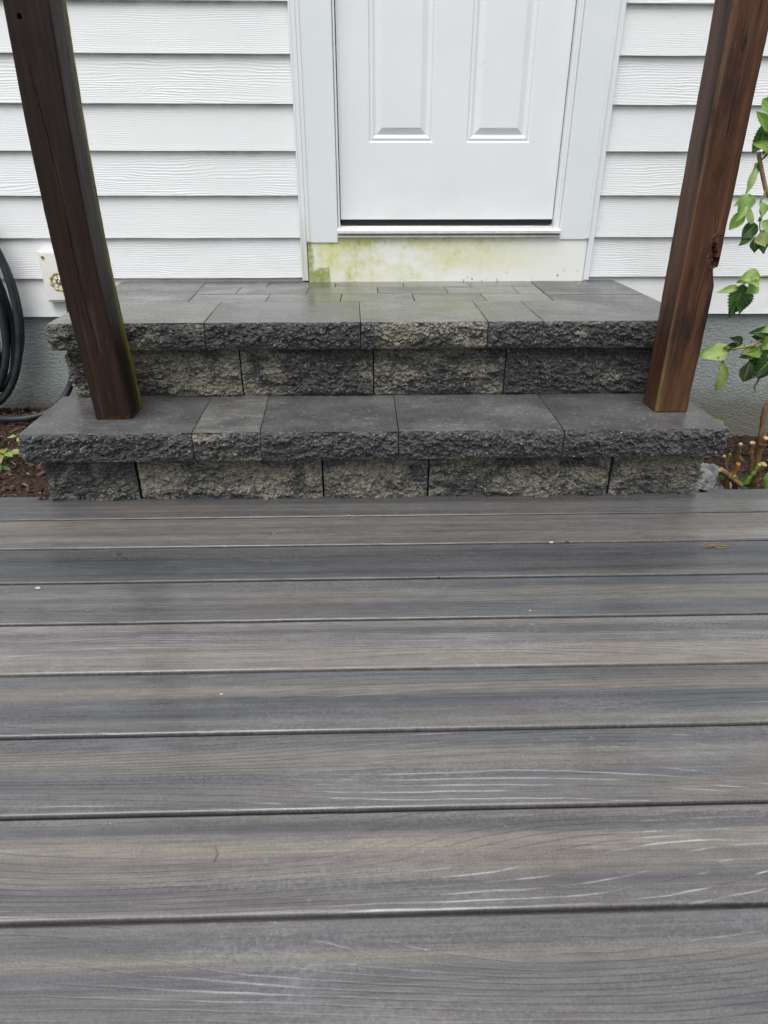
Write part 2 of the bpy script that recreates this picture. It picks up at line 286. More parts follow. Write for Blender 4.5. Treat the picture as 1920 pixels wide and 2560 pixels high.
def m_leaf():
    t = NT('leaf'); u, v, _ = t.sep(t.UV); au = t.math('ABSOLUTE', u); c = t.oi.outputs['Color']
    vein = t.math('FRACT', t.math('MULTIPLY', t.math('SUBTRACT', v, t.math('MULTIPLY', au, .26)), 8.))
    vl = t.rng(t.math('ABSOLUTE', t.math('SUBTRACT', vein, .5)), .40, .5); mid = t.rng(au, .075, .03)
    n = t.noise(t.P, 60., 4.); cell = t.rng(t.voro(t.P, 320.), .2, .6)
    col = t.vm('MULTIPLY', c, t.comb(*[t.rng(n, .3, .7, .78, 1.2)]*3))
    col = t.mix(t.math('MULTIPLY', t.math('MAXIMUM', t.math('MULTIPLY', vl, .5), mid), .55), col, (.32,.42,.16))
    sp = t.rng(t.noise(t.P, 38., 3., .6), .70, .75); col = t.mix(t.math('MULTIPLY', sp, .8), col, (.03,.035,.012))
    h = t.math('SUBTRACT', t.math('MULTIPLY', cell, .35), vl)
    t.put(t.b.inputs['Base Color'], col); t.b.inputs['Roughness'].default_value = .42
    t.l.new(t.bump(h, .5, .0012), t.b.inputs['Normal'])
    tr = t.n.new('ShaderNodeBsdfTranslucent'); t.l.new(t.vm('MULTIPLY', col, (1.1,1.2,.6)), tr.inputs[0])
    mx = t.n.new('ShaderNodeMixShader'); mx.inputs[0].default_value = .3
    t.l.new(t.b.outputs[0], mx.inputs[1]); t.l.new(tr.outputs[0], mx.inputs[2]); t.l.new(mx.outputs[0], t.out.inputs[0])
    return t.m
def m_bark(name, a, b):
    t = NT(name); n = t.noise(t.scale(t.P,(1.,1.,.35)), 160., 4., .65); q = t.noise(t.P, 30., 3.)
    spot = t.rng(t.noise(t.P, 90., 2.), .66, .7)
    col = t.mix(t.rng(n, .3, .7), a, b); col = t.mix(t.math('MULTIPLY', spot, .6), col, (.035,.022,.015)); col = t.mix(t.rng(q, .5, .75, 0., .4), col, (.05,.035,.022))
    return t.done(col, .6, t.bump(n, .5, .0015), .35)
def m_soil():
    t = NT('mulch_soil'); n = t.noise(t.P, 40., 6., .7); q = t.noise(t.P, 6., 4.)
    return t.done(t.mix(t.rng(n, .3, .7), (.018,.010,.007), (.075,.038,.025)), .75, t.bump(t.noise(t.P, 90., 5., .7), 1., .012), .3)
def m_mulch(k_=1., name='mulch_chips'):
    t = NT(name); g = t.n.new('ShaderNodeNewGeometry')
    col = t.ramp(g.outputs['Random Per Island'], [(0,(.012,.008,.006)),(.35,(.034,.019,.013)),(.7,(.070,.038,.025)),(.9,(.13,.070,.042)),(1,(.26,.18,.115))])
    n = t.noise(t.P, 140., 3.); k = t.rng(n, .3, .7, .7*k_, 1.25*k_)
    return t.done(t.vm('MULTIPLY', col, t.comb(k, k, k)), .55, t.bump(n, .5, .002), .4)
def m_hose():
    t = NT('black_rubber_hose'); n = t.noise(t.P, 25., 4., .6)
    u, v, _ = t.sep(t.UV); stp = t.rng(t.math('ABSOLUTE', t.math('SUBTRACT', u, .30)), .035, .025)
    col = t.mix(t.rng(n, .35, .7), (.012,.016,.020), (.03,.036,.042)); col = t.mix(t.math('MULTIPLY', stp, .8), col, (.075,.028,.04))
    return t.done(col, t.rng(n, .3, .7, .42, .62), t.bump(n, .1, .001), .4)
def m_rock():
    t = NT('pale_rock'); n = t.noise(t.P, 30., 6., .7); q = t.rng(t.noise(t.P, 14., 5., .7), .60, .70)
    col = t.mix(t.rng(n, .3, .7), (.13,.13,.132), (.27,.27,.272)); col = t.mix(q, col, (.08,.06,.05))
    return t.done(col, .7, t.bump(t.noise(t.P, 110., 4., .7), .6, .004), .3)
M = dict(siding=m_siding(), white=m_white(), trim=m_white('trim_paint', (.76,.785,.81), (.80,.82,.84), .42, True), casing=m_white('casing_wrap', (.74,.785,.81), (.785,.815,.835), .36, True), door=m_door(), kick=m_kick(),
    found=m_foundation(), rough=m_stone_rough(), top=m_stone_top(), deck=m_deck(), leaf=m_leaf(), soil=m_soil(), mulch=m_mulch(), mulch_dark=m_mulch(.45, 'dark_mulch_chips'), hose=m_hose(), rock=m_rock(),
    post_l=m_post('dark_stained_post', False, [('y',1,1.766,.036,.15,1.5,(.27,.28,.03),1.), ('y',1,1.762,.045,.19,.26,(.24,.24,.04),.95)], .25),
    post_r=m_post('reddish_stained_post', True, [('e',-1,.0012,.0032,.2,1.4,(.17,.105,.06),.6), ('e',-1,.003,.009,.15,.30,(.22,.18,.06),.75), ('e',-1,.01,.03,.15,.23,(.15,.135,.04),.5)], .55),
    bark=m_bark('woody_stem', (.20,.115,.065), (.36,.235,.145)), bark2=m_bark('old_cane', (.11,.065,.035), (.27,.17,.085)), cut=plain('cut_wood', (.36,.26,.15), .6, 0, .45, .3, 200),
    orange=m_bark('peeled_cane', (.30,.13,.03), (.42,.21,.06)), stem=plain('green_stem', (.20,.26,.06), .42, 0, .3, .4, 60), steel=plain('aluminium', (.66,.66,.65), .42, .55, .12), dark=plain('black_rubber', (.012,.013,.014), .5),
    greymetal=plain('grey_metal', (.30,.30,.30), .35, 1., .3, .5, 120), brass=plain('brass', (.52,.36,.14), .4, .8), beige=plain('tan_enamel', (.46,.36,.185), .42, 0., .15), chrome=plain('nickel_fitting', (.75,.73,.68), .22, 1.),
    plastic=plain('white_plastic', (.80,.80,.775), .35, 0., .04), inside=plain('dark_gap', (.012,.012,.012), .9), straw=plain('dry_straw', (.20,.135,.075), .6, 0., .3), twig=plain('dark_twig', (.035,.028,.02), .6), chip=plain('pale_chip', (.42,.37,.28), .6, 0., .25), grass=plain('lawn', (.05,.08,.025), .8, 0., .4, .3, 8.))

# ------------------------------------------------------------------ object helpers
def tag(o, label=None, cat=None, group=None, kind=None):
    for k, v in (('label', label), ('category', cat), ('group', group), ('kind', kind)):
        if v: o[k] = v
    return o
def empty(name, loc, **k):
    o = bpy.data.objects.new(name, None); o.empty_display_size = .05; o.location = loc; COL.objects.link(o); return tag(o, **k)
def link(name, me, mats, parent=None, color=None, smooth=None):
    for m in (mats if isinstance(mats, (list, tuple)) else [mats]): me.materials.append(m)
    o = bpy.data.objects.new(name, me); COL.objects.link(o)
    if parent is not None:
        o.parent = parent; loc = Vector((0,0,0)); q = parent
        while q is not None: loc += q.location; q = q.parent
        o.location = -loc                      # mesh is written in world coordinates
    if color: o.color = (*color, 1)
    if smooth is not None: me.polygons.foreach_set('use_smooth', [smooth]*len(me.polygons))
    return o
def mesh(name, V, F, uv=None):
    me = bpy.data.meshes.new(name); me.from_pydata([tuple(map(float, v)) for v in V], [], [tuple(map(int, f)) for f in F]); me.update()
    if uv is not None:
        L = me.uv_layers.new(name='UVMap'); li = np.zeros(len(me.loops), np.int32); me.loops.foreach_get('vertex_index', li)
        L.data.foreach_set('uv', np.asarray(uv, float)[li].ravel())
    return me
def box_bm(bm, x0, x1, y0, y1, z0, z1, bev=0.):
    b2 = bmesh.new(); bmesh.ops.create_cube(b2, size=1)
    for v in b2.verts: v.co = Vector((x0+(v.co.x+.5)*(x1-x0), y0+(v.co.y+.5)*(y1-y0), z0+(v.co.z+.5)*(z1-z0)))
    if bev: bmesh.ops.bevel(b2, geom=b2.edges[:], offset=bev, segments=2, affect='EDGES', profile=.5)
    me = bpy.data.meshes.new('t'); b2.to_mesh(me); b2.free(); bm.from_mesh(me); bpy.data.meshes.remove(me)
def bm_obj(name, bm, mats, parent=None, smooth=False, **k):
    bmesh.ops.recalc_face_normals(bm, faces=bm.faces[:])
    me = bpy.data.meshes.new(name); bm.to_mesh(me); bm.free(); return link(name, me, mats, parent, smooth=smooth, **k)
def box(name, x0, x1, y0, y1, z0, z1, mat, parent=None, bev=.002, **k):
    bm = bmesh.new(); box_bm(bm, x0, x1, y0, y1, z0, z1, bev); return bm_obj(name, bm, mat, parent, **k)
def smooth_path(pts, n=8):
    p = np.array(pts, float)
    if len(p) < 3: return np.array([p[0]+(p[-1]-p[0])*t for t in np.linspace(0,1,n+1)])
    q = np.vstack([2*p[0]-p[1], p, 2*p[-1]-p[-2]]); out = []
    for i in range(1, len(q)-2):
        for t in np.linspace(0,1,n,endpoint=False):
            a,b,c,d = q[i-1],q[i],q[i+1],q[i+2]
            out.append(.5*((2*b)+(-a+c)*t+(2*a-5*b+4*c-d)*t*t+(-a+3*b-3*c+d)*t**3))
    out.append(p[-1]); return np.array(out)
def tube_data(path, rad, seg=10, cap=True):
    path = np.asarray(path, float); n = len(path); rad = np.broadcast_to(np.asarray(rad, float), (n,))
    T = np.gradient(path, axis=0); T /= np.linalg.norm(T, axis=1)[:,None]+1e-12
    ref = np.array((0,0,1.)) if abs(T[0][2]) < .9 else np.array((1.,0,0)); a = np.cross(T[0], ref); a /= np.linalg.norm(a)
    V, F, UV = [], [], []
    for i in range(n):
        a = a-T[i]*(a@T[i]); a /= np.linalg.norm(a); b = np.cross(T[i], a)
        for s in range(seg):
            th = 2*math.pi*s/seg; V.append(path[i]+rad[i]*(a*math.cos(th)+b*math.sin(th))); UV.append((s/seg, i/n))
    for i in range(n-1):
        for s in range(seg):
            s2 = (s+1)%seg; F.append((i*seg+s, i*seg+s2, (i+1)*seg+s2, (i+1)*seg+s))
    if cap: F.append(tuple(range(seg))[::-1]); F.append(tuple((n-1)*seg+s for s in range(seg)))
    return V, F, UV
def join(parts):
    V, F, U = [], [], []
    for v, f, u in parts:
        o = len(V); V += list(v); F += [tuple(i+o for i in q) for q in f]; U += list(u)
    return V, F, U
def tube(name, pts, rad, mat, parent=None, seg=10, n=8):
    path = smooth_path(pts, n); r = rad if np.isscalar(rad) else np.interp(np.linspace(0,1,len(path)), np.linspace(0,1,len(rad)), rad)
    V, F, U = tube_data(path, r, seg); return link(name, mesh(name, V, F, U), mat, parent, smooth=True)

# ------------------------------------------------------------------ ground
def gz(x, y):
    x = np.asarray(x, float); y = np.asarray(y, float); k = np.clip((x+.6)/1.3, 0, 1); k = k*k*(3-2*k)
    yy = np.clip(y-1.6, 0, 1.); L = -.022-.052*yy; Rr = -.125-.095*yy
    near = L*(1-k)+Rr*k
    far = np.clip((np.maximum(np.abs(x)-2.5, np.maximum(1.5-y, y-3.))), 0, 1); return near*(1-far)+(-.24)*far
xs = np.concatenate([[-90,-40,-15,-6,-3], np.arange(-2.2, 2.7, .05), [3,6,15,40,90]]); ys = np.concatenate([[-90,-40,-15,-6,-2,0,1,1.4], np.arange(1.56,2.75,.05), [3,6,15,40,90]])
X, Y = np.meshgrid(xs, ys); Z = gz(X, Y); inn = (np.abs(X)<2.6)&(Y>1.5)&(Y<2.8)
Z = Z+np.where(inn, .008*fbm(np.stack([X.ravel()*9, Y.ravel()*9, 0*X.ravel()],1), 3).reshape(X.shape), 0)
nxg = len(xs); V = np.stack([X.ravel(), Y.ravel(), Z.ravel()], 1)
F = [(j*nxg+i, j*nxg+i+1, (j+1)*nxg+i+1, (j+1)*nxg+i) for j in range(len(ys)-1) for i in range(nxg-1)]
g = link('ground', mesh('ground', V, F), [M['soil'], M['grass']], smooth=True); tag(g, kind='structure')
for p in g.data.polygons:
    c = p.center
    if abs(c.x) > 2.6 or c.y < 1.3 or c.y > 2.9: p.material_index = 1
# mulch chips: uncountable
def chips(name, n, xr, yr, label_):
    V, F = [], []
    for i in range(n):
        x = random.uniform(*xr); y = random.uniform(*yr); z = float(gz(x, y))+random.uniform(.0, .014)
        l = random.lognormvariate(-4.5, .55); wd = l*random.uniform(.15,.45); th = random.uniform(.0012,.004)
        m = Matrix.Translation((x,y,z)) @ Matrix.Rotation(random.uniform(0,6.28),4,'Z') @ Matrix.Rotation(random.gauss(0,.35),4,'Y') @ Matrix.Rotation(random.gauss(0,.3),4,'X')
        o = len(V); tp = random.uniform(.3,1)
        for sx,sy,sz in ((-1,-1,-1),(1,-tp,-1),(1,tp,-1),(-1,1,-1),(-1,-1,1),(1,-tp,1),(1,tp,1),(-1,1,1)):
            V.append(m @ Vector((sx*l/2, sy*wd/2, sz*th/2)))
        F += [tuple(o+q for q in f) for f in ((0,3,2,1),(4,5,6,7),(0,1,5,4),(1,2,6,5),(2,3,7,6),(3,0,4,7))]
    tag(link(name, mesh(name, V, F), M['mulch' if xr[0] < 0 else 'mulch_dark'], smooth=False), label_, 'mulch', kind='stuff')
chips('bark_mulch', 4600, (-1.75,-.84), (1.585,2.56), 'reddish brown bark mulch beside the left end of the steps')
chips('bark_mulch', 3000, (.86,1.85), (1.585,2.56), 'dark bark mulch under the cut stems at the right')

# ------------------------------------------------------------------ house
house = empty('house', (.3,2.6,-.1), label='white clapboard house wall with a panelled back door', cat='house')
YS, E0, ZS = 2.565, .1369, .2882
def siding(x0, x1, k0, k1, seed):
    V, F = [], []; nx = max(2, int((x1-x0)/.05))
    for k in range(k0, k1):
        z0 = ZS+E0*k; off = len(V); xx = np.linspace(x0, x1, nx+1)
        wob = .0008*vnoise(np.stack([xx*3, 0*xx+k*5.1, 0*xx+seed],1), 5); wz = .0006*vnoise(np.stack([xx*6, 0*xx+k*3.1, 0*xx+seed+9],1), 6)
        prof = [(YS+.0125, z0), (YS+.0008, z0), (YS, z0+.001), (YS+.0022, z0+.02), (YS+.0138, z0+E0+.012)]
        for i in range(nx+1):
            for j, (py, pz) in enumerate(prof): V.append((xx[i], py+wob[i]*(j>0), pz+(wz[i] if j < 3 else 0)))
        m = len(prof)
        for i in range(nx):
            for j in range(m-1): F.append((off+i*m+j, off+(i+1)*m+j, off+(i+1)*m+j+1, off+i*m+j+1))
    return link('siding', mesh('siding', V, F), M['siding'], house, smooth=False)
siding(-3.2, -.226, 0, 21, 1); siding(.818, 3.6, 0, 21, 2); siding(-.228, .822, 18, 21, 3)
box('wall_sheathing', -3.2, -.105, 2.588, 2.72, .25, 3.16, M['inside'], house, 0); box('wall_sheathing', .705, 3.6, 2.588, 2.72, .25, 3.16, M['inside'], house, 0)
# foundation as a lightly uneven sheet with thickness
bm = bmesh.new(); box_bm(bm, -3.2, 3.6, 2.5835, 2.74, -.6, .2865, 0); bm_obj('foundation', bm, M['found'], house)
# door casing, J trim
for x0, x1, zb, zo in ((-.2085,-.0965,.547,.547), (.6985,.806,.5565,.557)):
    bm = bmesh.new(); box_bm(bm, x0, x1, 2.5425, 2.60, zb, 2.72, .003)
    xe = x0 if x0 < 0 else x1; s_ = 1 if x0 < 0 else -1
    box_bm(bm, min(xe, xe+s_*.012), max(xe, xe+s_*.012), 2.539, 2.542, zb+.004, 2.71, .0015)
    bm_obj('door_casing', bm, M['casing'], house)
box('door_casing', -.2085, .806, 2.543, 2.60, 2.722, 2.83, M['casing'], house, .003)
for x0, x1 in ((-.2285,-.2095), (.807,.824)):
    bm = bmesh.new(); box_bm(bm, x0, x1, 2.5475, 2.60, .417, 2.72, .002)
    box_bm(bm, *((x0-.003, x0+.0035) if x0 < 0 else (x1-.0035, x1+.003)), 2.5455, 2.572, .417, 2.72, .0012)
    bm_obj('trim_strip', bm, M['trim'], house)
# jambs with weather strip
for x0, x1 in ((-.0960,-.0885), (.6805,.698)):
    bm = bmesh.new(); box_bm(bm, x0, x1, 2.558, 2.68, .577, 2.72, .0015)
    xi = x1 if x0 < 0 else x0; s_ = -1 if x0 < 0 else 1
    box_bm(bm, min(xi+s_*.0005, xi+s_*.0055), max(xi+s_*.0005, xi+s_*.0055), 2.5525, 2.5575, .58, 2.72, .001)
    bm_obj('door_jamb', bm, M['white'], house)
box('kick_board', -.2070, .8045, 2.5475, 2.66, .406, .5640, M['kick'], house, .002)
box('kick_board_trim', .8065, .8215, 2.5505, 2.64, .409, .5560, M['trim'], house, .0015)
# threshold: ribbed aluminium profile
prof = [(2.66,.6025),(2.606,.6025),(2.604,.598)]
yy = 2.600
for k in range(5): prof += [(yy,.5975-k*.0012),(yy-.004,.5995-k*.0012),(yy-.010,.5992-k*.0012),(yy-.0112,.5962-k*.0012)]; yy -= .0125
prof += [(2.533,.592),(2.529,.588),(2.528,.5795),(2.532,.578),(2.546,.5775),(2.547,.574),(2.536,.573),(2.534,.5715),(2.534,.5655),(2.66,.5655)]
def extr(name, prof, x0, x1, mat, parent, **k):
    n = len(prof); V = [(x0,a,b) for a,b in prof]+[(x1,a,b) for a,b in prof]
    F = [(i,(i+1)%n,(i+1)%n+n,i+n) for i in range(n)]+[tuple(range(n))[::-1], tuple(range(n,2*n))]
    bm = bmesh.new(); vs = [bm.verts.new(v) for v in V]
    for f in F: bm.faces.new([vs[i] for i in f])
    return bm_obj(name, bm, mat, parent, **k)
extr('threshold', prof, -.0975, .697, M['steel'], house)
# door leaf: stiles and rails with two raised panels, each panel a part of its own
DX0, DX1, DY, DZ0, DZ1 = -.0858, .6772, 2.586, .6215, 2.70
door = empty('door', (0,0,0)); door.parent = house; door.location = Vector((.3,DY,DZ0))-house.location
PAN = [(.017,.237,.862,1.62),(.351,.5695,.862,1.62),(.017,.237,1.76,2.58),(.351,.5695,1.76,2.58)]
bm = bmesh.new(); xb = sorted({DX0, DX1, *[p[0] for p in PAN], *[p[1] for p in PAN]}); zb = sorted({DZ0, DZ1, *[p[2] for p in PAN], *[p[3] for p in PAN]})
gv = {(i,j): bm.verts.new((x,DY,z)) for i,x in enumerate(xb) for j,z in enumerate(zb)}
for i in range(len(xb)-1):
    for j in range(len(zb)-1):
        cx, cz = (xb[i]+xb[i+1])/2, (zb[j]+zb[j+1])/2
        if any(p[0]<cx<p[1] and p[2]<cz<p[3] for p in PAN): continue
        bm.faces.new([gv[i,j], gv[i+1,j], gv[i+1,j+1], gv[i,j+1]])
def quad(a, b): bm.faces.new([bm.verts.new(q) for q in (a, b, (b[0],DY+.044,b[2]), (a[0],DY+.044,a[2]))])
quad((DX0,DY,DZ0),(DX1,DY,DZ0)); quad((DX1,DY,DZ0),(DX1,DY,DZ1)); quad((DX0,DY,DZ1),(DX0,DY,DZ0)); quad((DX1,DY,DZ1),(DX0,DY,DZ1))
bm_obj('door_slab', bm, M['door'], door)
RINGS = [(0,0),(.0015,.0006),(.004,.0052),(.0065,.0062),(.0085,.0048),(.0115,.0030),(.0145,.0032),(.0185,.0062),(.0225,.0088),(.0245,.0090),(.0285,.0080),(.0425,.0022),(.0438,.0006),(.0465,.0003)]
for a, b, c, d_ in PAN:
    bm = bmesh.new(); prev = None
    for o_, dp in RINGS:
        cur = [bm.verts.new(q) for q in ((a+o_,DY+dp,c+o_),(b-o_,DY+dp,c+o_),(b-o_,DY+dp,d_-o_),(a+o_,DY+dp,d_-o_))]
        if prev:
            for i in range(4): bm.faces.new([prev[i], prev[(i+1)%4], cur[(i+1)%4], cur[i]])
        prev = cur
    bm.faces.new(prev); bm_obj('raised_panel', bm, M['door'], door)
bm = bmesh.new(); box_bm(bm, DX0+.002, DX1-.002, DY+.012, DY+.04, .6035, .6210, .001); box_bm(bm, DX0+.002, DX1-.002, DY+.008, DY+.0115, .6045, .6075, .001); bm_obj('door_sweep', bm, M['dark'], door)
box('wall_backing', -.104, .704, 2.69, 2.72, .40, 2.72, M['inside'], house, 0)

# ------------------------------------------------------------------ stone steps
steps = empty('stone_steps', (.03,1.75,0), label='dark split-stone steps of two treads up to the paved landing', cat='steps')
def stone(name, x0, x1, yf, yb, z0, z1, tan=.3, greenish=0., rough=('f',), res=.0024, amp=1., xb0=None, xb1=None, label=None, taper=0.):
    """a cast block; split faces are roughened, the rest is smooth. yf / yb may be functions of x."""
    xb0 = x0 if xb0 is None else xb0; xb1 = x1 if xb1 is None else xb1
    fy = yf if callable(yf) else (lambda x: 0*x+yf); by = yb if callable(yb) else (lambda x: 0*x+yb)
    dep = float(by(np.array((x0+x1)/2.))-fy(np.array((x0+x1)/2.)))
    front = 'f' in rough; side = 'l' in rough or 'r' in rough
    nx = max(2, int((x1-x0)/(res if front else .02))); nz = max(2, int((z1-z0)/(res if rough else .02)))
    if side: ty = np.concatenate([np.linspace(0, .02, 6, endpoint=False), np.linspace(.02, dep, max(3, int(dep/(res*1.3))))])/dep
    else: ty = np.array([0, .0035, .008, .016, .04, dep*.3, dep*.55, dep*.8, dep-.004, dep])/dep
    ny = len(ty)-1; tx = np.linspace(0,1,nx+1); tz = np.linspace(0,1,nz+1)
    if nx > 12: tx[1] = .0025/(x1-x0); tx[-2] = 1-tx[1]
    if nz > 12: tz[1] = .0015/(z1-z0); tz[-2] = 1-tz[1]
    idx = -np.ones((nx+1,ny+1,nz+1), int); surf = np.zeros(idx.shape, bool)
    surf[0]=surf[-1]=True; surf[:,0]=surf[:,-1]=True; surf[:,:,0]=surf[:,:,-1]=True
    I = np.argwhere(surf); idx[surf] = np.arange(len(I))
    sx, sy, sz = tx[I[:,0]], ty[I[:,1]], tz[I[:,2]]
    xa = x0+sx*(x1-x0); xc = xb0+sx*(xb1-xb0); px = xa*(1-sy)+xc*sy; py = fy(px)*(1-sy)+by(px)*sy; pz = z0+sz*(z1-z0)
    s = (int(abs(x0)*1000)*7+int(z0*1000)*13) % 997; Q = np.stack([px,py,pz],1)
    dl, dr, dt, db, df = (px-x0), (x1-px), (z1-pz), (pz-z0), (py-fy(px))
    rel = amp*(.0058*facet(Q*np.array((26,26,44)), s)+.0062*facet(Q*np.array((70,70,105)), s+40)+.0034*facet(Q*np.array((160,160,220)), s+70)+.0016*fbm(Q*190, s+3, 2, .7)+.0060*fbm(Q*np.array((9,9,14)), s+8, 3))
    V = Q.copy()
    if front:
        wf = (I[:,1] == 0)*1.
        e = .0075*np.exp(-np.minimum(dt, db)/.008)+.0035*np.exp(-np.minimum(dl, dr)/.005)
        dmp = 1-.72*np.exp(-np.minimum(np.minimum(dt, db), np.minimum(dl, dr))/.006)
        V[:,1] += wf*(e-.004-rel*dmp)
        rag = .0022*np.abs(fbm(Q*np.array((45,10,10)), s+5, 3, .6))
        V[:,2] -= ((I[:,1] <= 1) & (I[:,2] == nz))*rag*np.where(I[:,1] == 0, 1., .3)
        V[:,2] += ((I[:,1] == 0) & (I[:,2] == 0))*rag*.8
    for ch, i0, sg, dd in (('l',0,-1,None),('r',nx,1,None)):
        if ch in rough:
            ws = (I[:,0] == i0)*1.; e = .010*np.exp(-np.minimum(dt, db)/.009)
            V[:,0] += ws*sg*(rel*.9-e+.001)
    # small arris on the tops of smooth edges
    ed = ((I[:,0] == 0)|(I[:,0] == nx)|(I[:,1] == ny))&(I[:,2] == nz); V[:,2] -= ed*.0012
    if taper: V[:,0] += np.where(sx < .5, 1, 0)*taper*(1-sz)
    top = I[:,2] == nz; V[:,2] += top*.0006*vnoise(Q*18, s)
    F, MI = [], []
    def face(A, flip, mi):
        a, b = A[:-1,:-1], A[1:,:-1]; c, d = A[1:,1:], A[:-1,1:]
        q = np.stack([a,b,c,d], -1).reshape(-1,4); q = q[:, ::-1] if flip else q; F.append(q); MI.append(np.full(len(q), mi))
    face(idx[:,0,:], False, 0 if front else 1); face(idx[:,-1,:], True, 1); face(idx[:,:,0], True, 1); face(idx[:,:,-1], False, 1)
    face(idx[0], True, 0 if 'l' in rough else 1); face(idx[-1], False, 0 if 'r' in rough else 1)
    F = np.concatenate(F); MI = np.concatenate(MI)
    me = bpy.data.meshes.new(name); me.vertices.add(len(V)); me.vertices.foreach_set('co', V.ravel())
    me.loops.add(len(F)*4); me.loops.foreach_set('vertex_index', F.ravel().astype(np.int32)); me.polygons.add(len(F))
    me.polygons.foreach_set('loop_start', np.arange(0, len(F)*4, 4, dtype=np.int32)); me.update(calc_edges=True); me.validate()
    o = link(name, me, [M['rough'], M['top']], steps, color=(tan, greenish, random.random()), smooth=False)
    me.polygons.foreach_set('material_index', MI.astype(np.int32)); me.update()
    if label: o['label'] = label
    return o
G_ = .0009
Z1B, Z1, Z2B, Z2 = .1235, .1996, .3420, .4148
for a, b, tn, rf, z0, tp in ((-.846,-.609,.32,'fl',-.12,0),(-.603,-.121,.60,'f',-.05,0),(-.118,.160,.56,'f',-.05,0),(.163,.648,.47,'f',-.05,0),(.653,.893,.60,'fr',-.30,0)):
    stone('wall_block', a+G_, b-G_, 1.600, 1.86, z0, Z1B-.0015, tn, 0, rf, label={-.846:'charcoal wall block at the left end',-.118:'short tan and charcoal wall block'}.get(a))
for a, b, tn, rf in ((-.868,-.4395,.10,'fl'),(-.4385,-.2695,.45,'f'),(-.2685,.0785,.05,'f'),(.0800,.4985,.02,'f'),(.5000,.925,.05,'fr')):
    back = {-.868:(-.878,-.449),-.4385:(-.448,-.286),-.2685:(-.285,.0772),.0800:(.0785,.5005),.5000:(.502,.922)}[a]
    stone('cap_stone', a+G_/2, b-G_/2, 1.560, 1.872, Z1B, Z1-(.001 if tn < .08 else 0), tn, 0, rf, xb0=back[0], xb1=back[1], label='narrow cap stone with a tan patch' if a == -.4385 else None)
for a, b, tn, rf in ((-.838,-.3575,.58,'fl'),(-.3555,.0190,.44,'f'),(.0210,.3965,.48,'f'),(.3985,.900,.28,'fr')):
    stone('wall_block', a+G_, b-G_, 1.860, 2.06, Z1+.001, Z2B-.0015, tn, 0, rf)
for a, b, tn, rf in ((-.858,-.4405,.47,'fl'),(-.4385,-.0165,.08,'f'),(-.0145,.3330,.52,'f'),(.3350,.4850,.05,'f')):
    bk = {-.858:(-.874,-.4515),-.4385:(-.4500,-.0215),-.0145:(-.0200,.3350),.3350:(.3365,.4865)}[a]
    stone('cap_stone', a+G_/2, b-G_/2, 1.825, 2.142, Z2B, Z2, tn, .7, rf, xb0=bk[0], xb1=bk[1])
# right corner cap with its mitred back, and the two side caps behind it
def yb_corner(x): return np.where(x < .5945, 2.142, np.interp(x, [.5945,.597,.925], [2.142,2.1755,1.915]))
stone('cap_stone', .4870, .9255, 1.825, yb_corner, Z2B, Z2, .42, .6, 'fr')
stone('cap_stone', .5968, .9255, lambda x: np.interp(x, [.596,.925], [2.1775,1.9165]), 2.2535, Z2B, Z2-.0006, .3, .35, 'r', amp=.6, xb0=.5998)
stone('cap_stone', .6000, .9255, 2.2555, 2.568, Z2B, Z2-.0003, .05, .25, 'r', xb0=.6125, amp=.6)
stone('cap_stone', -.876, -.5572, 2.1435, 2.2785, Z2B, Z2-.0002, .4, .45, 'l', xb0=-.880, xb1=-.5668, amp=.6)
stone('cap_stone', -.880, -.5670, 2.2800, 2.568, Z2B, Z2-.0005, .3, .35, 'l', xb0=-.896, xb1=-.5870, amp=.6)
# landing pavers, three rows
def paver(x0, x1, y0, y1, xb0, xb1):
    g2 = .0009; bm = bmesh.new(); zt = Z2-.0007+random.uniform(-.0006,.0006)
    f = bm.faces.new([bm.verts.new(q) for q in ((x0+g2,y0+g2,zt),(x1-g2,y0+g2,zt),(xb1-g2,y1-g2,zt),(xb0+g2,y1-g2,zt))])
    ex = bmesh.ops.extrude_face_region(bm, geom=[f]); bmesh.ops.translate(bm, verts=[v for v in ex['geom'] if isinstance(v, bmesh.types.BMVert)], vec=(0,0,-.06))
    te = [e for e in bm.edges if all(abs(v.co.z-zt) < 1e-6 for v in e.verts)]; bmesh.ops.bevel(bm, geom=te, offset=.002, segments=2, affect='EDGES', profile=.5)
    o = bm_obj('paver', bm, M['top'], steps); o.color = (random.uniform(.05,.5), random.uniform(.6,1.), random.random(), 1)
LB = lambda y: -.5558-.0700*(y-2.145)
RB = lambda y: .5940+.0400*(y-2.142)
for y0, y1, xs_ in ((2.1435,2.2835,(-.316,-.080,.155,.382)), (2.2835,2.4245,(-.434,-.197,.041,.276,.515)), (2.4245,2.568,(-.349,-.108,.136,.372))):
    fr = [LB(y0), *xs_, RB(y0)]; bk = [LB(y1), *xs_, RB(y1)]
    for i in range(len(fr)-1): paver(fr[i], fr[i+1], y0, y1, bk[i], bk[i+1])
# buried core so no light passes through the joints
bm = bmesh.new(); box_bm(bm, -.80,.86,1.70,1.875,-.3,.118,0); box_bm(bm, -.79,.86,1.95,2.56,-.3,.3405,0); bm_obj('core', bm, M['inside'], steps)

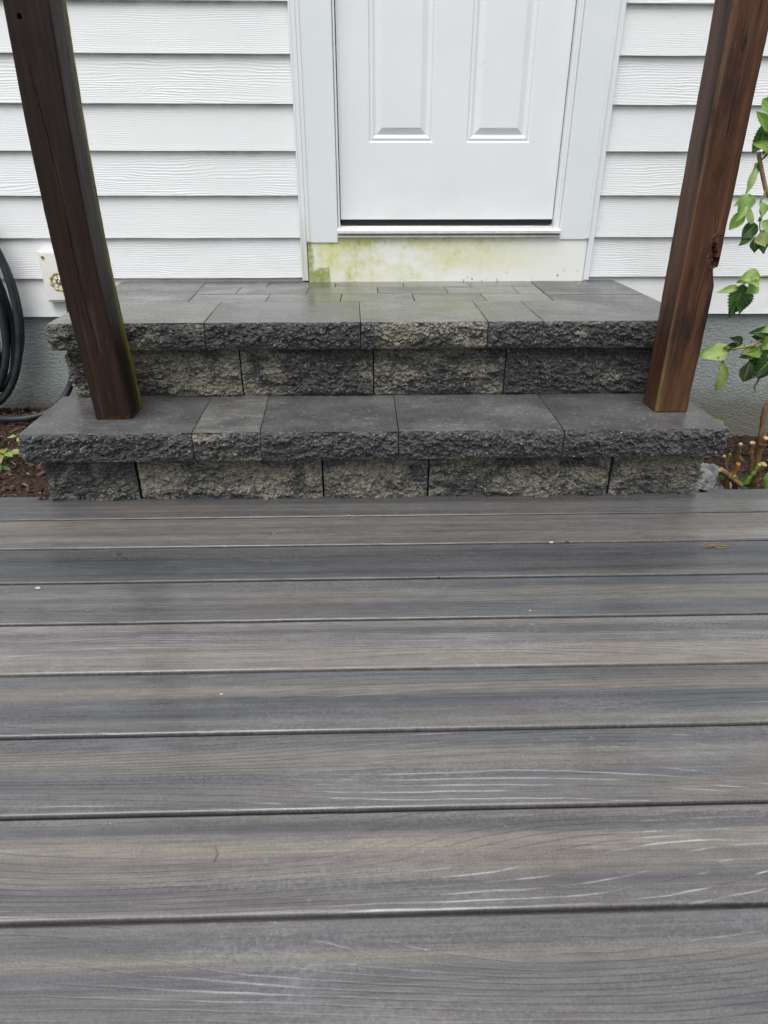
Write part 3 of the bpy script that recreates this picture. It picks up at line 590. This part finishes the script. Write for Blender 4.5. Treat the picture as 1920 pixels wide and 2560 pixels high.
# ------------------------------------------------------------------ deck
deck = empty('deck', (0,1.,0), label='wet grey composite deck of boards running along the house', cat='deck')
PB, G0 = .1445, 1.4818
TONES = [(.34,.15),(.52,.66),(.20,.0),(.42,.25),(.72,.86),(.46,.06),(.54,.25),(.62,.84),(.58,.50),(.5,.6),(.5,.4),(.5,.5),(.5,.5)]
def board_prof(y0, y1):
    p = []; r = .0036; th = .0245
    for k in range(5): a = R(180-22.5*k); p.append((y0+r+r*math.cos(a), -r+r*math.sin(a)))
    for k in range(5): a = R(90-22.5*k); p.append((y1-r+r*math.cos(a), -r+r*math.sin(a)))
    p += [(y1,-.0075),(y1-.009,-.0085),(y1-.009,-.0155),(y1,-.0165),(y1,-th),(y0,-th),(y0,-.0165),(y0+.009,-.0155),(y0+.009,-.0085),(y0,-.0075)]; return p
for i in range(13):
    if i == 0:
        pts = [(-2.8,1.4878),(2.8,1.4878),(2.8,1.6190),(.930,1.6190),(.930,1.6010),(-.882,1.6010),(-.882,1.6190),(-2.8,1.6190)]
        bm = bmesh.new(); f = bm.faces.new([bm.verts.new((*q,0)) for q in pts])
        ex = bmesh.ops.extrude_face_region(bm, geom=[f]); bmesh.ops.translate(bm, verts=[v for v in ex['geom'] if isinstance(v, bmesh.types.BMVert)], vec=(0,0,-.0245))
        te = [e for e in bm.edges if all(abs(v.co.z) < 1e-6 for v in e.verts)]; bmesh.ops.bevel(bm, geom=te, offset=.0028, segments=3, affect='EDGES', profile=.5)
        o = bm_obj('deck_board', bm, M['deck'], deck)
    else:
        o = extr('deck_board', board_prof(G0-PB*i+.0066, G0-PB*(i-1)), -2.8, 2.8, M['deck'], deck)
    o.color = (TONES[i][0], TONES[i][1], (i*.618+.13) % 1, 1)
for k in range(-4, 5): box('joist', k*.406-.019, k*.406+.019, -.4, 1.585, -.2, -.026, M['dark'], deck, 0)

# ------------------------------------------------------------------ posts
def post(name, x0, x1, y0, y1, mat, label, crack=None, knot=None, hole=None, bow=((.2,0),(2.5,0))):
    root = empty(name, ((x0+x1)/2, (y0+y1)/2, Z1), label=label, cat='post', group='stained posts standing on the lower step')
    r = .0058; st = .0042; P0 = []
    def seg(a, b, n): return [tuple(np.array(a)+(np.array(b)-np.array(a))*t) for t in np.linspace(0,1,n,endpoint=False)]
    def arc(cx, cy, a0, n=4): return [(cx+r*math.cos(R(a0+90*k/n)), cy+r*math.sin(R(a0+90*k/n))) for k in range(n)]
    nf = int((x1-x0-2*r)/st); ns = int((y1-y0-2*r)/(st*2))
    P0 += arc(x0+r, y0+r, 180); fs = len(P0); P0 += seg((x0+r,y0),(x1-r,y0),nf); fe = len(P0)
    P0 += arc(x1-r, y0+r, 270); P0 += seg((x1,y0+r),(x1,y1-r),ns); P0 += arc(x1-r,y1-r,0); P0 += seg((x1-r,y1),(x0+r,y1),ns); P0 += arc(x0+r,y1-r,90); P0 += seg((x0,y1-r),(x0,y0+r),ns)
    P0 = np.array(P0); n = len(P0); zs_ = np.concatenate([[Z1-.0005, Z1+.0015, Z1+.004], np.arange(Z1+.008, 1.32, .0045), np.linspace(1.35, 2.5, 14)])
    VV = []
    cxy = np.array(((x0+x1)/2, (y0+y1)/2))
    for z in zs_:
        q = P0.copy(); N_ = q-cxy; N_ = N_/np.linalg.norm(N_, axis=1)[:,None]
        if crack is not None:
            cx = np.interp(z, [c[1] for c in crack], [c[0] for c in crack])-np.interp(z, [b[0] for b in bow], [b[1] for b in bow])+.0006*math.sin(z*91)+.0005*math.sin(z*37+1)
            on = crack[0][1] <= z <= crack[-1][1]
            k = fs+int(round((cx-(x0+r))/(x1-x0-2*r)*nf)); wdt = .0006*min(1, (z-crack[0][1])*12, (crack[-1][1]-z)*12)+.0002
            if on:
                q[k,0] = cx; q[k,1] += .004; q[k-1,0] = cx-wdt; q[k+1,0] = cx+wdt
        wob = .0009*vnoise(np.column_stack([P0*9, np.full(n, z*7)]), 3)+.00045*vnoise(np.column_stack([P0*60, np.full(n, z*30)]), 4)
        cor = np.minimum(np.abs(P0[:,0]-x0), np.abs(P0[:,0]-x1))+np.minimum(np.abs(P0[:,1]-y0), np.abs(P0[:,1]-y1))
        ch = -.0026*np.exp(-cor/.004)*np.clip(vnoise(np.column_stack([P0*25, np.full(n, z*22)]), 8)+.1, 0, 1)
        q += N_*(wob+ch)[:,None]
        if z < Z1+.003: q += -N_*.0015
        if knot is not None:
            for (kx, kz, ax, az, ang, dp) in knot:
                fr = np.abs(P0[:,1]-y0) < r+.001; dx = P0[:,0]-kx; dz = z-kz
                u = (dx*math.cos(ang)+dz*math.sin(ang))/ax; v = (-dx*math.sin(ang)+dz*math.cos(ang))/az
                d2 = u*u+v*v; q[:,1] += np.where(fr, dp*np.clip(1.25-d2, 0, 1)**.6*(1+.5*vnoise(np.column_stack([P0*220, np.full(n, z*220)]), 9)) - .0022*np.exp(-np.maximum(d2-1.2, 0)*.9)*(d2 > 1.2), 0)
            cut = .0125*max(0, min(1, (z-.528)/.042)) if z < .5715 else 0
            rt = P0[:,0] > x1-r*3.2; q[:,0] -= np.where(rt, cut*np.clip((P0[:,0]-(x1-r*3.2))/(r*3.2), 0, 1)*(P0[:,1] < y0+.03), 0)
        q[:,0] += np.interp(z, [b[0] for b in bow], [b[1] for b in bow])
        VV.append(np.column_stack([q, np.full(n, z)]))
    VV = np.concatenate(VV); m = len(zs_)
    F = [(i*n+j, i*n+(j+1)%n, (i+1)*n+(j+1)%n, (i+1)*n+j) for i in range(m-1) for j in range(n)]+[tuple(range(n))[::-1], tuple((m-1)*n+j for j in range(n))]
    o = link('timber', mesh('timber', VV, F), mat, root, smooth=False)
    return root, o
pl, plo = post('wooden_post', -.7115, -.6185, 1.665, 1.768, M['post_l'], 'dark brown post with a bolt hole and green algae edge, left on the lower step',
    crack=[(-.664,.31),(-.669,.40),(-.677,.48),(-.6815,.55),(-.682,.64),(-.681,.704),(-.683,.784),(-.686,.833),(-.689,.894),(-.693,.968),(-.694,.99)],
    bow=((.2,0),(.35,-.006),(.43,-.011),(.57,-.017),(.73,-.019),(.89,-.017),(1.08,-.011),(2.5,.03)))
pr, pro = post('wooden_post', .7785, .8690, 1.687, 1.777, M['post_r'], 'reddish brown post with a broken knot, right on the lower step',
    knot=[(.8505,.606,.0042,.020,.20,.014),(.8575,.583,.0062,.011,-.45,.016),(.851,.612,.014,.03,0,.0012)], bow=((.2,0),(.34,-.001),(.52,-.003),(.81,-.006),(1.1,-.010),(2.5,-.035)))
# bolt hole bored into the left post
cb = bmesh.new(); bmesh.ops.create_cone(cb, cap_ends=True, segments=20, radius1=.0052, radius2=.0052, depth=.08)
bmesh.ops.rotate(cb, verts=cb.verts[:], matrix=Matrix.Rotation(R(90),3,'X')); bmesh.ops.translate(cb, verts=cb.verts[:], vec=(-.6935,1.68,1.058))
cm = bpy.data.meshes.new('cutter'); cb.to_mesh(cm); cb.free(); co = bpy.data.objects.new('cutter', cm); COL.objects.link(co)
bo = plo.modifiers.new('b', 'BOOLEAN'); bo.object = co; bo.operation = 'DIFFERENCE'; bo.solver = 'EXACT'
bpy.context.view_layer.update(); dg = bpy.context.evaluated_depsgraph_get(); nm = bpy.data.meshes.new_from_object(plo.evaluated_get(dg))
plo.modifiers.clear(); plo.data = nm; bpy.data.objects.remove(co)

# ------------------------------------------------------------------ hose tap on its plate
tap = empty('hose_tap', (-1.11,2.556,.43), label='outdoor hose tap with tan wheel handle on a white mounting plate', cat='tap')
bm = bmesh.new(); box_bm(bm, -1.170,-1.045,2.541,2.57,.347,.524,.003); box_bm(bm, -1.163,-1.052,2.5375,2.5405,.354,.517,.0012); bm_obj('mounting_plate', bm, M['plastic'], tap)
def disc(name, c, rad, dep, mat, parent, seg=16, ax=(0,-1,0)):
    a = np.array(ax, float); a /= np.linalg.norm(a); c = np.array(c, float); V, F, U = tube_data([c, c+a*dep*.8, c+a*dep], [rad, rad, rad*.85], seg); return link(name, mesh(name, V, F, U), mat, parent, smooth=False)
s1 = disc('screw', (-1.151,2.538,.502), .0062, .003, M['brass'], tap); disc('screw_recess', (-1.151,2.5352,.502), .0026, .0006, M['dark'], s1, 6)
hc = np.array((-1.080,2.470,.428))
body = join([tube_data([(-1.08,2.545,.428),(-1.08,2.50,.428),(-1.08,2.486,.428)], [.013,.012,.009], 14), tube_data([(-1.078,2.512,.43),(-1.078,2.508,.41),(-1.078,2.50,.392)], [.012,.012,.011], 14), tube_data([(-1.08,2.52,.44),(-1.08,2.515,.462),(-1.082,2.512,.474)], [.008,.009,.007], 12)])
link('tap_body', mesh('tap_body', *body), M['greymetal'], tap, smooth=True)
parts = []
ringp = [hc+np.array((.028*math.cos(a), 0, .028*math.sin(a))) for a in np.linspace(0, 2*math.pi, 33)]
parts.append(tube_data(ringp, .0046, 8, False))
for k in range(8):
    a = 2*math.pi*(k+.35)/8; d_ = np.array((math.cos(a), 0, math.sin(a))); c = hc+d_*.029
    tng = np.array((-math.sin(a), 0, math.cos(a)))
    parts.append(tube_data([c-tng*.0075, c-tng*.006, c+tng*.006, c+tng*.0075], [.004,.0060,.0060,.004], 10)); parts.append(tube_data([hc+d_*.008, hc+d_*.026], .0026, 8))
wh = link('wheel_handle', mesh('wheel_handle', *join(parts)), M['beige'], tap, smooth=True)
hb = disc('handle_hub', hc+np.array((0,.004,0)), .0125, .008, M['greymetal'], wh); disc('screw', hc+np.array((0,-.0042,0)), .005, .003, M['chrome'], wh, 6)

# ------------------------------------------------------------------ garden hose
hose = empty('garden_hose', (-1.35,2.48,-.05), label='coiled black garden hose hanging on the wall and joined to the tap', cat='hose')
CO = []
for cx, cz, rx, rz, y, ph in ((-1.482,.355,.218,.392,2.490,0),(-1.500,.372,.222,.372,2.515,.3),(-1.512,.350,.205,.355,2.468,.6),(-1.535,.362,.212,.350,2.505,.2),(-1.550,.338,.196,.330,2.480,.5),(-1.508,.30,.200,.345,2.528,.8)):
    th = np.linspace(0, 2*math.pi, 49); wv = .006*np.sin(2*th+ph*7)
    CO.append(tube_data([(cx+(rx+wv[i])*math.cos(t), y+.008*math.sin(t+ph*5), cz+(rz+wv[i])*math.sin(t)+.03*math.sin(t)*0) for i, t in enumerate(th)], .0132, 12, False))
for c in CO: link('hose_loop', mesh('hose_loop', *c), M['hose'], hose, smooth=True)
tube('hose_lead', [(-1.074,2.497,.325),(-1.078,2.49,.27),(-1.086,2.474,.20),(-1.088,2.466,.15),(-1.097,2.456,.10),(-1.122,2.44,.045),(-1.155,2.41,.0),(-1.20,2.375,-.026),(-1.27,2.345,-.034),(-1.36,2.36,-.036),(-1.46,2.42,-.03),(-1.54,2.47,.0)], .0122, M['hose'], hose, 14, 8)
cf = smooth_path([(-1.0735,2.500,.394),(-1.0735,2.500,.362)], 12)
cpl = link('hose_coupling', mesh('hose_coupling', *tube_data(cf, [.0135,.0145,.0145,.0138,.0145,.0145,.0138,.0145,.0145,.0138,.0130,.0120,.0110], 12)), M['chrome'], hose, smooth=False)
sp = smooth_path([(-1.0735,2.500,.364),(-1.0738,2.4985,.34),(-1.0745,2.497,.312)], 16)
link('hose_sleeve', mesh('hose_sleeve', *tube_data(sp, [.0150 if (i//2) % 2 == 0 else .0126 for i in range(len(sp))], 12)), M['dark'], hose, smooth=False)

# ------------------------------------------------------------------ leaves and the shrub
def leaf_mesh(base, tip, width, face=(0,-1,.35), sag=.12, fold=.35, curl=.0, seed=0, nt=22, ns=5, shape=.42, serr=.07):
    base, tip = np.array(base, float), np.array(tip, float); ax = tip-base; L = np.linalg.norm(ax); ax /= L
    f = np.array(face, float); f = f-ax*(f@ax); f /= np.linalg.norm(f); sd_ = np.cross(ax, f); rs = np.random.RandomState(seed)
    V, U, F = [], [], []
    wig = rs.uniform(-1,1,4)
    for i in range(nt+1):
        t = i/nt; c = base+ax*L*t+f*(sag*L*4*t*(1-t))*.5-f*(.10*L*t*t*wig[2])+sd_*L*.05*wig[0]*math.sin(3.1*t)
        wp = math.sin(math.pi*min(1, t**(math.log(.5)/math.log(shape))))**.85*(1-.25*t) if 0 < t < 1 else 0
        wp = max(wp, .02)*width/2
        for j in range(-ns, ns+1):
            s = j/ns; ss = s*(1+(serr*(1 if i % 2 else -1) if abs(j) == ns else 0))
            und = .09*width*math.sin(7*t+wig[1]*3+s*2)*abs(s)+curl*width*s*s*t+.012*width*math.cos(2*math.pi*8*(t-.26*abs(s)))*min(1, abs(s)*3)
            V.append(c+sd_*wp*ss*math.cos(fold*abs(s))+f*(wp*abs(s)*math.sin(fold)*.8+und)); U.append((s, t))
    m = 2*ns+1
    for i in range(nt):
        for j in range(m-1): F.append((i*m+j, i*m+j+1, (i+1)*m+j+1, (i+1)*m+j))
    return V, F, U
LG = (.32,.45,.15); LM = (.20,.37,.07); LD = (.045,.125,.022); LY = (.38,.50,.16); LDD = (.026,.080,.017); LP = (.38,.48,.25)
def leaf(parent, base, tip, width, col, y=2.2, yt=None, **k):
    b = (base[0], y, base[1]); t_ = (tip[0], y-.005 if yt is None else yt, tip[1])
    o = link('leaf', mesh('leaf', *leaf_mesh(b, t_, width, **k)), M['leaf'], parent, color=tuple(c*random.uniform(.9,1.1) for c in col), smooth=True); return o
shrub = empty('leafy_shrub', (1.22,1.95,-.17), label='hydrangea shrub with drooping green leaves beside the right post', cat='shrub')
def P3(l, y): return [(a, y, b) for a, b in l]
# canes and twigs
tube('branch', [(1.42,2.05,-.16),(1.46,2.15,.20),(1.36,2.2,.55),(1.245,2.2,.699),(1.219,2.2,.731),(1.182,2.2,.803),(1.172,2.2,.826)], [.0085,.008,.0075,.0068,.0066,.0062,.006], M['bark'], shrub, 10, 10)
tube('twig', P3([(1.182,.803),(1.173,.801),(1.168,.789),(1.162,.758),(1.160,.715),(1.161,.659)], 2.195), [.0022,.0024,.0026,.0026,.0024,.0016], M['stem'], shrub)
tube('twig', P3([(1.219,.731),(1.216,.715),(1.211,.693),(1.222,.659),(1.225,.63),(1.233,.609)], 2.195), [.003,.0028,.0032,.0022,.002,.0018], M['stem'], shrub)
tube('twig', P3([(1.24,.86),(1.213,.854),(1.183,.874),(1.175,.885)], 2.19), .0024, M['stem'], shrub)
tube('twig', P3([(1.182,.805),(1.195,.815),(1.215,.845),(1.24,.86),(1.27,.90)], 2.205), [.003,.003,.003,.0028,.0025], M['bark2'], shrub)
tube('branch', [(1.40,2.05,-.15),(1.44,2.15,.15),(1.42,2.22,.40),(1.34,2.2,.478),(1.296,2.2,.477),(1.255,2.2,.472),(1.21,2.195,.449)], [.006,.0055,.005,.0044,.004,.0036,.0022], M['stem'], shrub)
tube('branch', [(1.44,2.04,-.15),(1.50,2.12,.10),(1.45,2.2,.33),(1.378,2.2,.305),(1.348,2.2,.286),(1.303,2.2,.256),(1.271,2.195,.224)], [.009,.008,.0072,.0066,.0062,.0058,.0052], M['bark'], shrub)
tube('twig', P3([(1.303,.256),(1.265,.250),(1.227,.241),(1.206,.214)], 2.195), [.0042,.004,.0032,.002], M['stem'], shrub)
tube('twig', P3([(1.303,.236),(1.330,.232),(1.35,.236)], 2.195), .0028, M['stem'], shrub)
tube('twig', P3([(1.268,.262),(1.270,.247),(1.266,.236),(1.262,.225)], 2.185), [.001,.002,.0022,.001], M['stem'], shrub)
tube('twig', P3([(1.358,.165),(1.362,.132),(1.355,.108),(1.365,.088)], 2.21), [.0032,.0034,.003,.0012], M['bark'], shrub)
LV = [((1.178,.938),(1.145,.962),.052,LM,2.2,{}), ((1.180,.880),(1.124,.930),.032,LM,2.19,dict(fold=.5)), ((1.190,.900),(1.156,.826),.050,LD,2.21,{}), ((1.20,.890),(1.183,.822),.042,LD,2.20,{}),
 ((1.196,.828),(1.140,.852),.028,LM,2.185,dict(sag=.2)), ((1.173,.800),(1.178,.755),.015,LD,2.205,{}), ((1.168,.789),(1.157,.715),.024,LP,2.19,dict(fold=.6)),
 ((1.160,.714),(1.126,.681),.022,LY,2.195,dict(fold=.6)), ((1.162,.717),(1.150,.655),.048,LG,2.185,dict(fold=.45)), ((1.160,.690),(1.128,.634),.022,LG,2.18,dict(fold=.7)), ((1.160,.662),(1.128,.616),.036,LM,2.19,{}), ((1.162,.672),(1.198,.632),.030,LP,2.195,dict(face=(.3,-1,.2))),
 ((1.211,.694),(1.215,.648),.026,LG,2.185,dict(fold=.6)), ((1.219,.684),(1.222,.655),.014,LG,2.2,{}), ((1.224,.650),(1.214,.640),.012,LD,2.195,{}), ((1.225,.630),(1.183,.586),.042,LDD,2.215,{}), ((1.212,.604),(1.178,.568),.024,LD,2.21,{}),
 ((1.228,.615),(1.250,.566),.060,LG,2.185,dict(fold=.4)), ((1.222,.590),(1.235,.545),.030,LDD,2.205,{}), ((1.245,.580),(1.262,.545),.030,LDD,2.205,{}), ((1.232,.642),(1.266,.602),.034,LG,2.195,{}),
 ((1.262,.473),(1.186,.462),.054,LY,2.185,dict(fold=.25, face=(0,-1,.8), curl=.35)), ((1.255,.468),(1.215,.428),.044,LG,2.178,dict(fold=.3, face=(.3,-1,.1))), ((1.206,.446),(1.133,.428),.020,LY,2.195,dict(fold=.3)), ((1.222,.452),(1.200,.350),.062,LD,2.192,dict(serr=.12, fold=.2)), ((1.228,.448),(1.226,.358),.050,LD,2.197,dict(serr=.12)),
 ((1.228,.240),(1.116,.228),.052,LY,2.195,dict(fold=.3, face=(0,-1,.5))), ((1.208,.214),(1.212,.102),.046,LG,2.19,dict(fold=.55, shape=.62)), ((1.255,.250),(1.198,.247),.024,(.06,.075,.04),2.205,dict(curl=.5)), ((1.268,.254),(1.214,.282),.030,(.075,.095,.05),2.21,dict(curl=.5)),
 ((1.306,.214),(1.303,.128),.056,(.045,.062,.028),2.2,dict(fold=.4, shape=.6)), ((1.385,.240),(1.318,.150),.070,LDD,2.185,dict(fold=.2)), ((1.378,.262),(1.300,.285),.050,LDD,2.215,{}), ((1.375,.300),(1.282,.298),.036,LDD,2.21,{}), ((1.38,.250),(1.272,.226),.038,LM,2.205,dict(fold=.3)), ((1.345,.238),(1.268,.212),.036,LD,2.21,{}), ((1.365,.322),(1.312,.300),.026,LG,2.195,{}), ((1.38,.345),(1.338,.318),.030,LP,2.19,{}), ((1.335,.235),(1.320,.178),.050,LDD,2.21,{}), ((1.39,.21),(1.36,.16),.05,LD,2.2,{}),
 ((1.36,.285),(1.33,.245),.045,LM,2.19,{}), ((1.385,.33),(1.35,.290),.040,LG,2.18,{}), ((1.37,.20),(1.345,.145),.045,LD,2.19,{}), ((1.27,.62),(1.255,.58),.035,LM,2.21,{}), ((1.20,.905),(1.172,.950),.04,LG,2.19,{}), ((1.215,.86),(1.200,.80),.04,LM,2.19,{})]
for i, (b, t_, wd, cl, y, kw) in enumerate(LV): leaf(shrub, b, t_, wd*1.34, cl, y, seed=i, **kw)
# pruned canes at the foot
def cane(pts, rad, mat, cut=True):
    p = smooth_path(pts, 8); rs = np.random.RandomState(len(LV)+int(pts[0][0]*1000)); rr = rad*(1+.12*rs.uniform(-1,1,len(p))); rr[len(p)//3] *= 1.25
    V, F, U = tube_data(p, rr, 12); o = link('cut_cane', mesh('cut_cane', V, F, U), mat, shrub, smooth=True)
    if cut:
        d_ = p[0]-p[1]; d_ /= np.linalg.norm(d_); link('cut_end', mesh('cut_end', *tube_data([p[0]-d_*.0005, p[0]+d_*.0012], [rr[0]*.93, rr[0]*.86], 12)), M['cut'], o, smooth=False)
def C(l, y, dy=.03): return [(a, y+dy*i/max(1,len(l)-1), b) for i, (a, b) in enumerate(l)]
cane(C([(1.245,.30),(1.212,.195),(1.192,.149),(1.205,.06),(1.217,-.023),(1.236,-.16)],1.85), .0070, M['bark2'], False)
cane([(1.204,1.838,.0635),(1.205,1.850,.040),(1.214,1.865,-.01),(1.232,1.88,-.15)], .0088, M['bark2'])
cane(C([(1.139,.040),(1.147,-.004),(1.149,-.030)],1.85), .0068, M['bark2']); cane(C([(1.149,-.026),(1.151,-.057),(1.140,-.090),(1.162,-.16)],1.852), .0072, M['orange'], False)
cane(C([(1.177,.042),(1.186,.007),(1.206,-.040),(1.234,-.16)],1.855), .0082, M['bark2']); cane(C([(1.216,-.019),(1.211,-.045),(1.217,-.075),(1.231,-.16)],1.83), .0098, M['bark2'])
cane(C([(1.103,-.004),(1.124,-.048),(1.147,-.092),(1.155,-.15)],1.86), .0052, M['bark2']); cane(C([(1.085,-.036),(1.121,-.063),(1.152,-.089),(1.165,-.12)],1.83), .0092, M['bark2']); cane([(1.1585,1.795,-.086),(1.153,1.85,-.085),(1.148,1.90,-.10)], .0072, M['bark2'])
cane(C([(1.183,-.006),(1.179,-.040),(1.172,-.075),(1.170,-.15)],1.80), .0060, M['stem'], False); cane(C([(1.183,-.010),(1.192,-.018),(1.204,-.016)],1.80), .0030, M['stem'], False); cane(C([(1.126,.0),(1.131,-.05),(1.135,-.15)],1.87), .0024, M['stem'], False)
for b, t_, wd, cl, y in (((1.135,-.062),(1.178,-.115),.050,(.012,.055,.022),1.775),((1.225,-.02),(1.215,-.085),.050,LM,1.79),((1.096,.036),(1.116,.018),.020,LG,1.93),((1.165,.05),(1.128,.035),.032,LM,2.02),((1.150,.03),(1.120,.052),.028,LD,2.04),((1.19,-.06),(1.16,-.1),.03,LD,1.84),((1.13,-.05),(1.112,-.09),.03,LD,1.88)):
    leaf(shrub, b, t_, wd, cl, y, seed=int(wd*1e4), face=(-.3,-1,.7))
# pale rock by the right end of the steps
bm = bmesh.new(); bmesh.ops.create_icosphere(bm, subdivisions=5, radius=1)
co_ = np.array([v.co[:] for v in bm.verts]); dd = 1+.16*facet(co_*2.2, 3)+.10*fbm(co_*3, 4)+.03*fbm(co_*14, 5)
for v, k, c in zip(bm.verts, dd, co_): v.co = Vector((1.105+c[0]*.098*k, 1.965+c[1]*.105*k, -.155+c[2]*.075*k))
tag(bm_obj('rock', bm, M['rock'], smooth=False), 'pale grey rock in the mulch beside the right end of the steps', 'rock')
# weeds in the left mulch
def weed(x, y, n, s, label, cols):
    z = float(gz(x, y)); root = empty('weed', (x,y,z), label=label, cat='weed', group='weeds in the mulch')
    for i in range(n):
        a = 2*math.pi*i/n+random.uniform(-.5,.5); L = s*random.uniform(.7,1.3); d_ = np.array((math.cos(a), math.sin(a)*.9)); z1 = random.uniform(.012,.035)
        b = (x+d_[0]*L*.25, y+d_[1]*L*.25, z+.012+z1*.5); t_ = (x+d_[0]*L*1.2, y+d_[1]*L*1.2, z+z1*random.uniform(.4,1.1))
        V, F, U = tube_data(smooth_path([(x,y,z),(x+d_[0]*L*.1,y+d_[1]*L*.1,z+z1*.4),b],5), .0011, 6); link('stem', mesh('stem', V, F, U), M['stem'], root, smooth=True)
        link('leaf', mesh('leaf', *leaf_mesh(b, t_, L*.5, face=(0,-.3,1), seed=i+int(abs(x)*100), nt=14)), M['leaf'], root, color=random.choice(cols), smooth=True)
weed(-1.150,1.965,8,.05,'green weed with a yellowing leaf, largest in the left mulch',[LG,LM,(.30,.26,.08)]); weed(-1.075,1.985,5,.038,'small bronze and green weed close to the left end of the lower step',[LM,(.22,.17,.06),LP])
weed(-1.19,2.15,4,.026,'tiny bright weed behind the lower step beside the hose',[LY,LG]); weed(-1.115,1.865,4,.034,'low flat green weed nearest the deck in the left mulch',[LG,LD])

weed(1.135,2.12,7,.045,'low green seedling by the foundation behind the cut stems',[LM,LD,LD]); weed(1.245,1.97,7,.055,'dark green seedling among the cut stems at the right edge',[LM,LD]); weed(1.05,2.06,5,.03,'small dark green seedling between the pale rock and the foundation',[LD,LDD])
# ------------------------------------------------------------------ small litter on the boards
def litter(name, pts_list, rad, mat, label, cat, group=None):
    V = join([tube_data(smooth_path(p, 5), rad, 6) for p in pts_list]); o = link(name, mesh(name, *V), M[mat], smooth=True)
    tag(o, label, cat, group)
litter('twig', [[(-.580,1.322,.002),(-.574,1.309,.0015),(-.548,1.290,.0015)],[(-.574,1.310,.002),(-.566,1.315,.002)]], .0009, 'twig', 'tiny dark forked twig on the third deck board at left', 'twig')
litter('dry_twig', [[(.78,1.306,.003),(.808,1.312,.004),(.845,1.309,.002)],[(.800,1.311,.004),(.820,1.320,.006),(.826,1.318,.003)],[(.806,1.312,.004),(.815,1.302,.002),(.836,1.303,.0015)],[(.795,1.318,.002),(.806,1.311,.005),(.79,1.303,.0015)]], .0011, 'straw', 'dry tan twig cluster on the deck near the right edge', 'twig')
litter('wisp', [[(-.206,.566,.0015),(-.201,.556,.002),(-.203,.546,.0012)]], .0010, 'straw', 'curled brown wisp on a near deck board', 'plant debris')
def crumb(x, y, s, mat, label, cat, group='crumbs scattered on the deck'):
    bm = bmesh.new(); bmesh.ops.create_icosphere(bm, subdivisions=2, radius=1); rs = np.random.RandomState(int(abs(x*y)*1e4))
    c = np.array([v.co[:] for v in bm.verts]); k = 1+.35*vnoise(c*1.5+x*10, 3)
    for v, kk, q in zip(bm.verts, k, c): v.co = Vector((x+q[0]*s*1.5*kk, y+q[1]*s*kk, s*.32+q[2]*s*.33*kk))
    tag(bm_obj('crumb', bm, M[mat], smooth=True), label, cat, group)
crumb(-.698,1.177,.0042,'chip','pale wood chip on the deck board near the left edge','chip'); crumb(-.563,1.093,.0024,'straw','small brown seed on the deck right of the pale wood chip','seed')
crumb(-.229,1.399,.0030,'straw','brown seed on the second deck board from the steps, left of centre','seed'); crumb(.151,1.198,.0018,'twig','dark speck on the dark deck board in the middle','crumb')
crumb(.432,1.339,.0036,'chip','white flake in the deck gap right of centre','flake'); crumb(.470,1.341,.0030,'twig','dark crumb in the deck gap beside the white flake','crumb')
crumb(-.251,.850,.0022,'chip','tiny white crumb on the mid deck, left of centre','crumb'); crumb(.322,1.071,.0020,'chip','tiny pale flake on the deck right of centre','flake'); crumb(-.05,1.488,.0022,'chip','pale crumb on the farthest deck gap by the steps','crumb')
